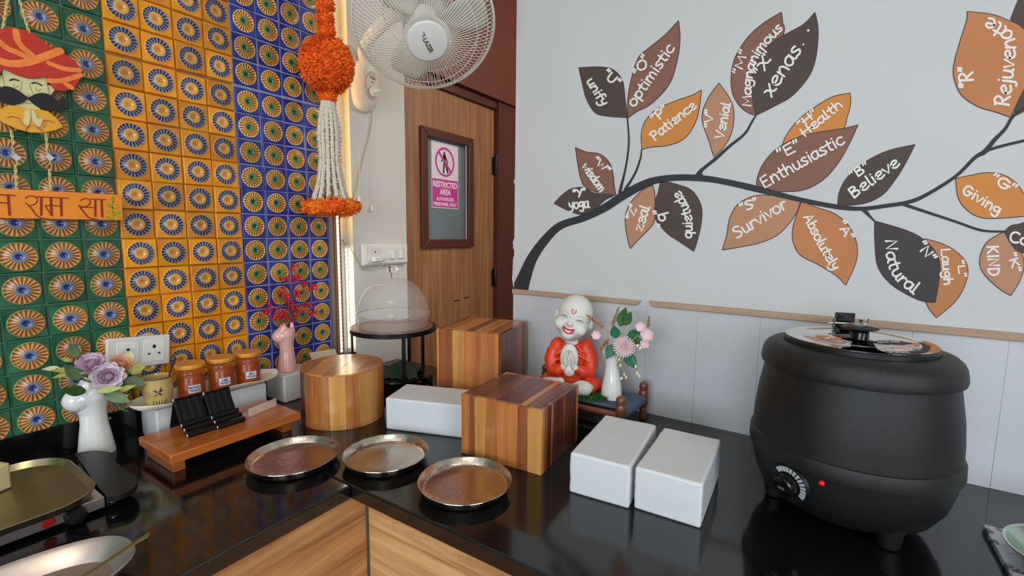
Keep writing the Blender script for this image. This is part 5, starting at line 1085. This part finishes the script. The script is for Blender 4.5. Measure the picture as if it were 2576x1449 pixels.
for k in range(3):
    m = MB(); a0 = R(118+120*k); rows = []
    for i in range(9):
        r_ = .038+(.190-.038)*i/8; sp = (.42+.52*math.sin(pi*min(1, i/8*.85+.12)))
        rows.append([MFl @ Vector((r_*math.cos(a0+sp*(j/6-.4)), r_*math.sin(a0+sp*(j/6-.4)), -.026+.030*(j/6-.5)*(1-.35*i/8))) for j in range(7)])
    vs = [p for r2 in rows for p in r2]; m.add(vs, [(i*7+j, i*7+j+1, (i+1)*7+j+1, (i+1)*7+j) for i in range(8) for j in range(6)])
    o = put('blade', m, bl_m, t); s_ = o.modifiers.new('t', 'SOLIDIFY'); s_.thickness = .0018
put('blade_hub', MB().lathe([(0.0, 0.0), (.036, -.002), (.042, -.012), (.042, -.044), (.0, -.044)], 32, MFl, cap=False), M['fan_white'], t)
put('motor', MB().lathe([(0.0, -.082), (.062, -.082), (.066, -.092), (.060, -.135), (.046, -.168), (.0, -.178)], 40, MFl, cap=False), M['fan_white'], t)
back = MFl @ Vector((0, 0, -.13)); Pb = Vector((.045, -.02, .20))
put('arm', MB().tube(catmull([Vector((.035, 0, .125)), Pb, Pb.lerp(back, .45)+Vector((0, 0, .03)), back], 4), .022, 14), M['fan_white'], t)
# base with the knob panel
Mb = Matrix(((0, 0, 1, 0), (1, 0, 0, 0), (0, 1, 0, 0), (0, 0, 0, 1)))
def sq(w_, h0, h1, x_, n=32, p=3): return [Vector((x_, w_*math.copysign(abs(math.cos(2*pi*k/n))**(2/p), math.cos(2*pi*k/n)), (h0+h1)/2+(h1-h0)/2*math.copysign(abs(math.sin(2*pi*k/n))**(2/p), math.sin(2*pi*k/n)))) for k in range(n)]
o = put('base', MB().loft([sq(.052, -.018, .160, 0.0005), sq(.052, -.018, .160, .018), sq(.048, -.012, .158, .030), sq(.040, .0, .152, .045), sq(.034, .012, .148, .054), sq(.026, .03, .14, .057)]), M['fan_white'], t)
put('control_panel', MB().loft([sq(.0295, .018, .118, .0535, p=2), sq(.0300, .017, .119, .0585, p=2), sq(.0285, .020, .116, .0600, p=2)]), mat('panel_grey', (198, 194, 184), .35), t)
kc = Vector((.060, .0015, .046))
put('knob', MB().lathe([(.0, .017), (.015, .0165), (.0185, .014), (.0195, 0)], 32, look((1, 0, 0), (0, 1, 0), kc), cap=False).box((-.0165, -.0035, .014), (.0165, .0035, .0215), look((1, 0, 0), (0, .9, .35), kc)), M['white_pl2'], t)
text_mesh('LAZER', 0.0105, Matrix.Translation((.0606, .0, .094)) @ Mb @ Matrix.Rotation(R(-14), 4, 'Z'), grey, t, 'panel_lettering', bold=.0004, xs=.85)
put('panel_mark', MB().add([Vector((.0607, y, z)) for y, z in ((-.006, .082), (.006, .079), (.006, .075), (-.006, .078))], [(0, 1, 2, 3)]).mesh('m', False), grey, t)
# pull cords
def cord(px0, py0, px1, py1, lab):
    a = Vector(on_x(px0, py0, .012)); b_ = Vector(on_x(px1, py1, .008)); c = thing('pull_cord', lab, 'cord', b_, 0)
    put('string', MB().tube([a-b_, (a-b_)*.5+Vector((0, .0015, 0)), Vector((0, 0, .006))], .0009, 6), M['white_pl'], c)
    put('bell', MB().lathe([(.0, .010), (.003, .0095), (.0055, .002), (.0065, -.010), (.0, -.010)], 16, cap=False), M['white_pl2'], c)
    return c
cord(937, 262, 935, 523, 'longer pull cord hanging below the fan base, nearer the door'); cord(903, 370, 904, 500, 'shorter pull cord hanging beside the flower garland')
c = put('fan_cable', MB().tube(catmull([Vector(on_x(a, b_, .006)) for a, b_ in ((938, 265), (932, 320), (915, 390), (898, 460), (884, 515), (872, 545), (871, 590), (882, 625), (905, 665), (916, 680))], 6), .0013, 6), mat('thin_cable', (150, 138, 116), .5)); tag(c, 'thin pale cable running from the fan down to the switch board', 'cable')

# ================================================================== MARIGOLD GARLAND
gx, gy = 0.108, 1.005
t = thing('flower_hanging', 'orange marigold ball hanging with white jasmine strings and a marigold ring', 'garland', (gx, gy, 1.5))
mg = mat('marigold', (246, 106, 18), 0.75, var=0.30, vscale=90, sub=0.15); mg2 = mat('marigold_light', (246, 132, 22), 0.75, var=0.2, vscale=90)
jas = mat('jasmine', (214, 204, 186), 0.75, sub=0.2)
def marigold(name, c, r_, n, mt, sz=.012):
    c = Vector(c); m = MB(); rx, ry, rz = r_ if isinstance(r_, tuple) else (r_,)*3; m.ball(c, (rx*.9, ry*.9, rz*.9), 24, 16)
    for i in range(n):
        z = 1-2*(i+.5)/n; q = math.sqrt(1-z*z); a = i*2.39996+random.uniform(-.15, .15); d = Vector((q*math.cos(a), q*math.sin(a), z)); p = c+Vector((d.x*rx, d.y*ry, d.z*rz))*random.uniform(.84, 1.0)
        dv = (d+Vector((random.gauss(0, .6), random.gauss(0, .6), random.gauss(0, .6)))).normalized(); petal(m, p, dv, d.orthogonal(), sz*random.uniform(.6, 1.1), sz*random.uniform(.5, .95), .4, 3, 3)
    return put(name, m, mt, t)
random.seed(11)
marigold('flower_ball', (0, 0, .465), (.080, .080, .088), 3400, mg, .0115)
for i, z in enumerate((.568, .606, .646, .688, .730, .772)): marigold('marigold', (0.002*(-1)**i, 0, z), (.025, .025, .024), 260, mg, .010)
marigold('marigold', (0, 0, .370), (.024, .024, .022), 240, mg, .010)
for i in range(13):
    a = 2*pi*i/13+.2; m = MB(); top = Vector((.014*math.cos(a), .018*math.sin(a), .352)); mid = Vector((.026*math.cos(a), .030*math.sin(a), .17)); bot = Vector((.058*math.cos(a), .062*math.sin(a), .030))
    P = catmull([top, top.lerp(mid, .5)+Vector((.008*math.cos(a), .008*math.sin(a), 0)), mid, mid.lerp(bot, .55)-Vector((.006*math.cos(a), .006*math.sin(a), 0)), bot], 8); m.tube(P, .0062, 7)
    for k in range(2, len(P)-1):
        for s in range(3): b_ = random.uniform(0, 2*pi); dv = Vector((math.cos(b_), math.sin(b_), -.9)); m.tube([P[k]+dv*.003, P[k]+dv*.0105], [.0042, .0004], 5, cap=False)
    put('jasmine_string', m, jas, t)
for i in range(8):
    a = 2*pi*i/8+.3; marigold('marigold', (.054*math.cos(a), .056*math.sin(a), .016+.003*math.sin(i*2)), (.033, .033, .0225), 300, mg if i % 3 else mg2, .0125)

# ================================================================== HOT PLATE, PLATTER (left edge)
t = thing('hot_plate', 'low steel buffet warmer with black end, under the large steel tray at the left', 'warmer', (0, 0, ZC))
bevel(put('body', MB().box((0.128, -0.42, 0.008), (0.372, 0.288, 0.030)), M['steel_b'], t), 0.002, 2)
def zp(L, Z): return [(on_z(a, b_, Z).x, on_z(a, b_, Z).y) for a, b_ in L]
ep = zp([(187, 1141), (235, 1134), (283, 1140), (292, 1162), (318, 1182), (341, 1198), (345, 1214), (330, 1233), (298, 1246), (272, 1252)], ZC+.032)
ep = catmull(ep, 4)+[Vector(q) for q in zp([(252, 1231), (238, 1214), (214, 1178)], ZC+.032)]
put('end_cap', MB().prism([(p[0], p[1]) for p in ep], 0.010, Matrix.Translation((0, 0, .0225))), M['black'], t)
bevel(put('end_block', MB().box((0.150, 0.2895, 0.006), (0.374, 0.306, 0.0222)), M['black'], t), .004, 2)
put('screw', MB().ball((0.3755, .299, .016), (.002, .0052, .0038), 12, 8), M['chrome'], t)
p = on_x(122, 1318, .373); put('indicator', MB().lathe([(0, .0035), (.0085, .003), (.0095, 0)], 24, look((1, 0, 0), (0, 1, 0), (0.3722, p.y, .0195)), cap=False), mat('red_indicator', (170, 40, 30), .3), t)
p = on_x(188, 1298, .373); put('knob', MB().lathe([(0, .020), (.013, .0195), (.015, .015), (.016, 0)], 28, look((1, 0, 0), (0, 1, 0), (0.3722, p.y, .018)), cap=False).box((-.013, -.003, .018), (.013, .003, .024), look((1, 0, 0), (0, .8, .6), (0.3722, p.y, .018))), M['black'], t)
for x in (.15, .35):
    for y in (-.36, .24): put('foot', MB().lathe([(0, 0), (.012, 0), (.012, .008)], 14, Matrix.Translation((x, y, 0))), M['black'], t)
def rrect(x0, x1, y0, y1, r_, n=8):
    P = []
    for cx, cy, a0 in ((x1-r_, y1-r_, 0), (x0+r_, y1-r_, 90), (x0+r_, y0+r_, 180), (x1-r_, y0+r_, 270)):
        for k in range(n+1): a = R(a0+90*k/n); P.append((cx+r_*math.cos(a), cy+r_*math.sin(a)))
    return P
tray_m = mat('tarnished_tray', (168, 158, 124), 0.32, metal=1.0, var=0.14, vscale=9, bump=0.06, bscale=30)
def dish(rings, mt, name):
    return put(name, MB().loft([[(x, y, z) for x, y in ring_] for ring_, z in rings], cap=True), mt)
px0, px1, py0, py1 = 0.112, 0.402, -0.46, 0.286
o = dish([(rrect(px0+.018, px1-.018, py0+.018, py1-.018, .065), .9335), (rrect(px0+.006, px1-.006, py0+.006, py1-.006, .072), .937), (rrect(px0, px1, py0, py1, .078), .950), (rrect(px0+.002, px1-.002, py0+.002, py1-.002, .076), .9515), (rrect(px0+.010, px1-.010, py0+.010, py1-.010, .07), .9395), (rrect(px0+.022, px1-.022, py0+.022, py1-.022, .062), .937)], tray_m, 'steel_tray')
tag(o, 'large tarnished rectangular steel tray with rounded corners on the warmer at the left edge', 'tray')
p = on_z(6, 1232, .940)
o = soft_box('wooden_block', 'pale wooden block standing on the steel tray at the left edge', (p.x-.012, p.y-.045, .9375), 20, .030, .052, .052, mat('pale_block', (206, 186, 136), .5), .006, 9); o['category'] = 'block'
# oval dish and spoon
def ell(cx, cy, a, b_, n=56, p=2.5): return [(cx+a*math.copysign(abs(math.cos(2*pi*k/n))**(2/p), math.cos(2*pi*k/n)), cy+b_*math.copysign(abs(math.sin(2*pi*k/n))**(2/p), math.sin(2*pi*k/n))) for k in range(n)]
oc = (0.578, 0.062)
o = dish([(ell(*oc, .060, .160), .9006), (ell(*oc, .074, .178), .904), (ell(*oc, .090, .196), .928), (ell(*oc, .094, .201), .932), (ell(*oc, .093, .200), .9335), (ell(*oc, .086, .192), .929), (ell(*oc, .070, .172), .907), (ell(*oc, .058, .156), .904)], M['steel_b'], 'oval_dish')
tag(o, 'long oval steel dish lying in the bottom left corner', 'dish')
tip = on_z(377, 1345, .950)
P = catmull([tip, tip+Vector((-.004, -.022, -.006)), Vector((.622, .190, .936)), Vector((.606, .120, .922)), Vector((.592, .055, .913)), Vector((.588, .025, .9095))], 6)
rows = []
for i, q in enumerate(P):
    d = (P[min(i+1, len(P)-1)]-P[max(i-1, 0)]).normalized(); s = d.cross(Vector((0, 0, 1))).normalized(); f = i/(len(P)-1); wv = .0062*(1-.55*math.sin(pi*min(1, f*1.15))) if i else .003
    rows.append((q, s, wv))
m = MB(); vs = []
for q, s, wv in rows: vs += [q-s*wv, q+s*wv+Vector((0, 0, 0)), q+s*wv+Vector((0, 0, .0016)), q-s*wv+Vector((0, 0, .0016))]
k = len(rows); fs = [(4*i+j, 4*i+(j+1) % 4, 4*i+4+(j+1) % 4, 4*i+4+j) for i in range(k-1) for j in range(4)]+[(3, 2, 1, 0), tuple(4*(k-1)+j for j in range(4))]
m.add(vs, fs); sp = thing('serving_spoon', 'long steel spoon lying in the oval dish with its handle over the rim', 'spoon', (0, 0, 0))
brass = mat('spoon_steel', (196, 186, 140), .2, metal=1.0)
put('handle', m, brass, sp)
put('bowl', MB().lathe([(0, .000), (.5, .06), (.85, .30), (1, .62), (.97, .64), (.8, .36), (0, .10)], 32, Matrix.Translation((.586, -.010, .9058)) @ Matrix.Rotation(R(3), 4, 'Z') @ Matrix.Diagonal((.024, .036, .016, 1)), cap=False), brass, sp)

# ================================================================== RIGHT EDGE: patterned board and bowl
pc = on_z(2473, 1315, .914); pe = on_z(2548, 1449, .914); pr_ = on_z(2512, 1321, .914)
ang = math.atan2((pr_-pc).y, (pr_-pc).x)
ang = math.atan2((pe-pc).y, (pe-pc).x)+R(90)
bmt, nt, b = new_mat('grey_marble_pattern'); N = nt.nodes.new; L = nt.links.new
tc = N('ShaderNodeTexCoord'); nz = N('ShaderNodeTexNoise'); nz.inputs['Scale'].default_value = 26; nz.inputs['Detail'].default_value = 4; nz.inputs['Distortion'].default_value = 1.5; L(tc.outputs['Object'], nz.inputs[0])
cr = N('ShaderNodeValToRGB'); cr.color_ramp.elements[0].position = .40; cr.color_ramp.elements[0].color = (*s2l((62, 62, 84)), 1); cr.color_ramp.elements[1].position = .50; cr.color_ramp.elements[1].color = (*s2l((196, 196, 204)), 1); L(nz.outputs[0], cr.inputs[0]); L(cr.outputs[0], b.inputs['Base Color']); b.inputs['Roughness'].default_value = .25
o = put('patterned_board', MB().box((0, -.30, 0), (.26, 0, .012)), bmt, None, (pc.x, pc.y, ZC+.0005), (0, 0, ang)); bevel(o, .002, 2); tag(o, 'grey marble-patterned board at the right edge under the steel bowl', 'board')
bc = on_z(2512, 1362, .955); bm_ = mat('bowl_steel', (196, 214, 200), .22, metal=1.0, bump=.1, bscale=60)
by = bc + Vector((.100, .024, 0))
t = thing('steel_bowl', 'shallow pale steel bowl at the right edge on the patterned board', 'bowl', (by.x, by.y, ZC+.0128))
put('bowl', MB().lathe([(0, 0), (.04, 0), (.062, .008), (.082, .030), (.0865, .0365), (.088, .0375), (.0875, .0390), (.084, .0380), (.079, .031), (.06, .011), (0, .004)], 64, cap=False), bm_, t)
put('rolled_rim', MB().tube(circ(.0878, .0382, 64), .0011, 6, closed=True), M['chrome'], t)

# ================================================================== WOVEN COT
X0, X1, Y0, Y1 = 0.752, 1.066, 1.176, 1.330; ZR = 0.056
ct = thing('woven_cot', 'miniature wooden charpai cot woven with dark blue rope beside the mural wall', 'cot', (0, 0, ZC))
pw = mat('cot_wood', (112, 66, 40), .35, var=.18, vscale=30, coat=.4); prope = mat('cot_rope', (82, 94, 116), .75, var=.15, vscale=80, bump=.4, bscale=260)
for x, y in ((X0, Y0), (X1, Y0), (X0, Y1), (X1+.012, Y1)):
    k = 1.0
    put('leg', MB().lathe([(0, 0), (.0085, 0), (.0100, .004), (.0100, .014)], 18, Matrix.Translation((x, y, 0)), cap=False).lathe([(.0100, .014), (.0092, .016), (.0100, .020), (.0108, .028), (.0095, .033), (.0088, .037), (.0120, .043), (.0136, .050), (.0138, .074), (.0130, .082), (.0108, .087), (.0128, .092), (.0132, .100), (.0115, .106), (.006, .110), (0, .111)], 20, Matrix.Translation((x, y, 0)), cap=False), pw, ct)
put('rail', MB().tube([(X0, Y0, ZR), (X1, Y0, ZR)], .0085, 12), pw, ct); put('rail', MB().tube([(X0, Y1, ZR), (X1+.012, Y1, ZR)], .0085, 12), pw, ct)
put('rail', MB().tube([(X0, Y0, ZR+.003), (X0, Y1, ZR+.003)], .0085, 12), pw, ct); put('rail', MB().tube([(X1, Y0, ZR+.003), (X1+.012, Y1, ZR+.003)], .0078, 12), pw, ct)
nr = 15
for i in range(nr):
    y = Y0+.0155+(Y1-Y0-.031)*i/(nr-1); xo = X1+.012*(y-Y0)/(Y1-Y0); zc = ZR+.003; r2 = .0112; P = [Vector((X0-.002, y, zc+r2))]+[Vector((X0+(xo-X0)*k/8, y, zc+r2-.0015*math.sin(pi*k/8))) for k in range(1, 8)]
    P += [Vector((xo+r2*math.sin(R(a)), y+.0012*a/180, zc+r2*math.cos(R(a)))) for a in range(0, 200, 28)]
    put('rope', MB().tube(P, .0035, 7), prope, ct)
# artificial grass tuft mat on the cot
m = MB(); random.seed(5)
gm_ = mat('grass_blades', (42, 92, 24), .7, var=.35, vscale=120)
for i in range(5200):
    u, v_ = random.uniform(-1, 1), random.uniform(-1, 1)
    x = .893+u*.122; y = 1.252+v_*.074
    if (u*1.0)**4+(v_)**6 > 1 or (u > .55 and v_ > -0.2 and random.random() < .85): continue
    z = .0712+random.uniform(0, .002); h = random.uniform(.005, .011); a = random.uniform(0, 2*pi); b_ = Vector((math.cos(a), math.sin(a), 0))*.0007; tip_ = Vector((random.gauss(0, .006), random.gauss(0, .006), h))
    p = Vector((x, y, z)); m.add([p-b_, p+b_, p+tip_*.6+b_*.6+Vector((0, 0, h*.2)), p+tip_], [(0, 1, 2), (0, 2, 3)])
m.box((.775, 1.182, .0690), (.985, 1.322, .0708))
g = put('grass_mat', m.mesh('grass_mat', False), gm_, None, (0, 0, ZC+.0055)); g['kind'] = 'stuff'; tag(g, 'patch of short artificial green grass spread on the woven cot', 'grass')

# ================================================================== LAUGHING MONK FIGURINE
mt_ = thing('monk_figurine', 'seated laughing child monk figurine in an orange-red robe on the grass', 'figurine', (0.882, 1.250, ZC+.0772), R(22))
robe = mat('robe_red', (212, 60, 26), .42, var=.16, vscale=26, bump=.5, bscale=45, coat=.2); skn = mat('figurine_white', (212, 210, 202), .5, var=.03, vscale=20, bump=.1, bscale=60); lip = mat('lip_red', (196, 34, 48), .4); dark = mat('eye_line', (84, 72, 70), .5)
m = MB()
m.ball((0, .006, .052), (.058, .040, .060), 24, 16).ball((0, .004, .105), (.056, .036, .044), 24, 16)
for s in (-1, 1):
    m.ball((s*.050, .0, .118), (.029, .030, .036), 18, 12); m.tube([(s*.060, -.002, .118), (s*.068, -.010, .088), (s*.062, -.026, .062), (s*.038, -.042, .066), (s*.026, -.046, .078)], [.026, .027, .024, .018, .013], 16)
    m.ball((s*.058, -.014, .022), (.040, .038, .024), 20, 12); m.tube([(s*.080, -.006, .020), (s*.06, -.034, .018), (s*.025, -.042, .016)], [.020, .022, .018], 14)
m.ball((0, -.018, .018), (.052, .034, .018), 20, 10)
for s, z0, x0 in ((-1, .132, .030), (-1, .112, .045), (1, .126, .034), (1, .10, .048), (-1, .09, .055)):
    m.tube(catmull([(s*.020, -.030, z0+.012), (s*(x0), -.032, z0), (s*(x0+.022), -.026, z0-.016), (s*(x0+.030), -.012, z0-.028)], 4), .0042, 8)
m.v = [(x*.84 if z > .04 else x*.95, y, z) for x, y, z in m.v]
o = put('robe', m, robe, mt_); remesh(o, .0022, 5)
m = MB(); m.ball((-.004, -.036, .100), (.027, .014, .044), 20, 14).ball((-.003, -.038, .068), (.019, .012, .022), 16, 10).tube([(0, 0, .128), (0, -.004, .150)], [.022, .020], 14)
o = put('chest', m, skn, mt_); remesh(o, .0018, 4)
# joined hands, each with palm, four fingers and thumb
for s in (-1, 1):
    m = MB(); bx = -.003+s*.0068
    m.ball((bx+s*.0035, -.0525, .094), (.0072, .0105, .017), 16, 10).tube([(bx+s*.012, -.046, .074), (bx+s*.006, -.051, .086)], [.0105, .0085], 12)
    for i, (dx, L_) in enumerate(((.0, .026), (.0, .029), (.0, .027), (.0, .021))):
        y = -.0595+.0052*i; m.tube([(bx+s*.0035, y, .100), (bx+s*.001, y, .100+L_*.55), (bx-s*.0035, y+.0006, .100+L_)], [.0034, .0031, .0022], 8)
    m.tube([(bx+s*.004, -.060, .088), (bx+s*.0055, -.0655, .100), (bx+s*.003, -.066, .110)], [.0036, .0033, .0024], 8)
    o = put('hand', m, skn, mt_); remesh(o, .0011, 3)
# crossed bare legs
for s, pts, rr in ((1, [(.012, -.066, .020), (.040, -.066, .024), (.056, -.058, .024)], [.015, .020, .016]), (-1, [(-.086, -.040, .018), (-.064, -.060, .034), (-.026, -.068, .040)], [.016, .013, .010])):
    m = MB().tube(catmull(pts, 4), [rr[0]+(rr[-1]-rr[0])*k/8 if s < 0 else .016+.005*math.sin(pi*k/8) for k in range(9)], 14)
    for p in (pts[0], pts[-1]): m.ball(p, (.013, .010, .012), 12, 8)
    if s < 0: m.ball((-.094, -.036, .016), (.018, .016, .014), 14, 10)
    else: m.ball((.036, -.066, .022), (.029, .015, .024), 18, 12)
    o = put('leg', m, skn, mt_); remesh(o, .0018, 4)
for s in (-1, 1):
    m = MB().ball((s*.022-.012, -.070, .004), (.017, .012, .009), 16, 10)
    for i in range(5): m.ball((s*.022-.012+(i-2)*.0062, -.0815, .0045), (.0034, .0042, .0042-.0003*i), 8, 6)
    o = put('foot', m, skn, mt_); remesh(o, .0014, 3)
Hm = Matrix.Translation((.006, -.010, .218)) @ Matrix.Rotation(R(16), 4, 'Y') @ Matrix.Rotation(R(-6), 4, 'Z') @ Matrix.Rotation(R(4), 4, 'X')
hr = (.0515, .050, .0635)
m = MB().ball((0, 0, 0), hr, 36, 24, Hm) if False else MB()
def Hb(c, r_, n=20, k=12):
    mm = MB().ball((0, 0, 0), r_, n, k); m.add([Hm @ (Vector(q)+Vector(c)) for q in mm.v], mm.f)
Hb((0, .002, .012), (.0500, .050, .0540), 36, 24); Hb((0, -.004, -.020), (.0490, .045, .0440), 30, 20); Hb((0, -.034, -.0475), (.019, .014, .014)); Hb((-.028, -.028, -.024), (.0205, .018, .018)); Hb((.028, -.028, -.024), (.0205, .018, .018)); Hb((0, -.050, -.010), (.0075, .008, .008)); Hb((-.006, -.047, -.012), (.005, .006, .005)); Hb((.006, -.047, -.012), (.005, .006, .005))
hd = put('head', m, skn, mt_); remesh(hd, .0018, 5)
def onhead(x, z, out=.0008):
    # point on the front of the head shape
    best = -1e9
    for c, r_ in (((0, .002, .012), (.0500, .050, .0540)), ((0, -.004, -.020), (.0490, .045, .0440)), ((0, -.034, -.0475), (.019, .014, .014)), ((-.028, -.028, -.024), (.0205, .018, .018)), ((.028, -.028, -.024), (.0205, .018, .018))):
        q = 1-((x-c[0])/r_[0])**2-((z-c[2])/r_[2])**2
        if q > 0: best = max(best, -c[1]+r_[1]*math.sqrt(q))
    return Hm @ Vector((x, -best-out, z))
for s in (-1, 1):
    m = MB(); mm = MB().ball((s*.0500, .006, -.010), (.0065, .010, .0150), 14, 10); m.add([Hm @ Vector(q) for q in mm.v], mm.f); mm = MB().tube([(s*.0545, .004, .000), (s*.0565, .002, -.010), (s*.053, .004, -.021)], .0026, 8); m.add([Hm @ Vector(q) for q in mm.v], mm.f); put('ear', m, skn, mt_)
    put('closed_eye', MB().tube([onhead(s*.0135, .0035), onhead(s*.019, .0062), onhead(s*.0255, .0060), onhead(s*.032, .0020)], [.0005, .0011, .0011, .0005], 6), dark, mt_)
    put('eyebrow', MB().tube([onhead(s*.012, .0155, .0002), onhead(s*.022, .0190, .0002), onhead(s*.033, .0150, .0002)], .0005, 5), mat('brow_line', (176, 170, 162), .6), mt_)
up_l = [(-.0155, -.0240), (-.008, -.0270), (0, -.0280), (.008, -.0270), (.0155, -.0240)]; lo_l = [(.0130, -.0325), (.0065, -.0385), (0, -.0400), (-.0065, -.0385), (-.0130, -.0325)]
lp = [onhead(x, z, .0014) for x, z in up_l+lo_l]
put('lips', MB().tube(catmull(lp, 3, True), .0022, 8, closed=True), lip, mt_)
put('teeth', MB().add([onhead(x*.92, z*.95-.0015, .0009) for x, z in up_l+lo_l], [tuple(range(10))]).mesh('teeth', False), mat('teeth_white', (226, 222, 214), .4), mt_)
put('forehead_mark', MB().tube(catmull([onhead(-.0050, .0330), onhead(-.0055, .0250), onhead(0, .0205), onhead(.0055, .0250), onhead(.0050, .0330)], 4), .00125, 6).tube([onhead(0, .0320), onhead(0, .0260)], .0010, 6), lip, mt_)
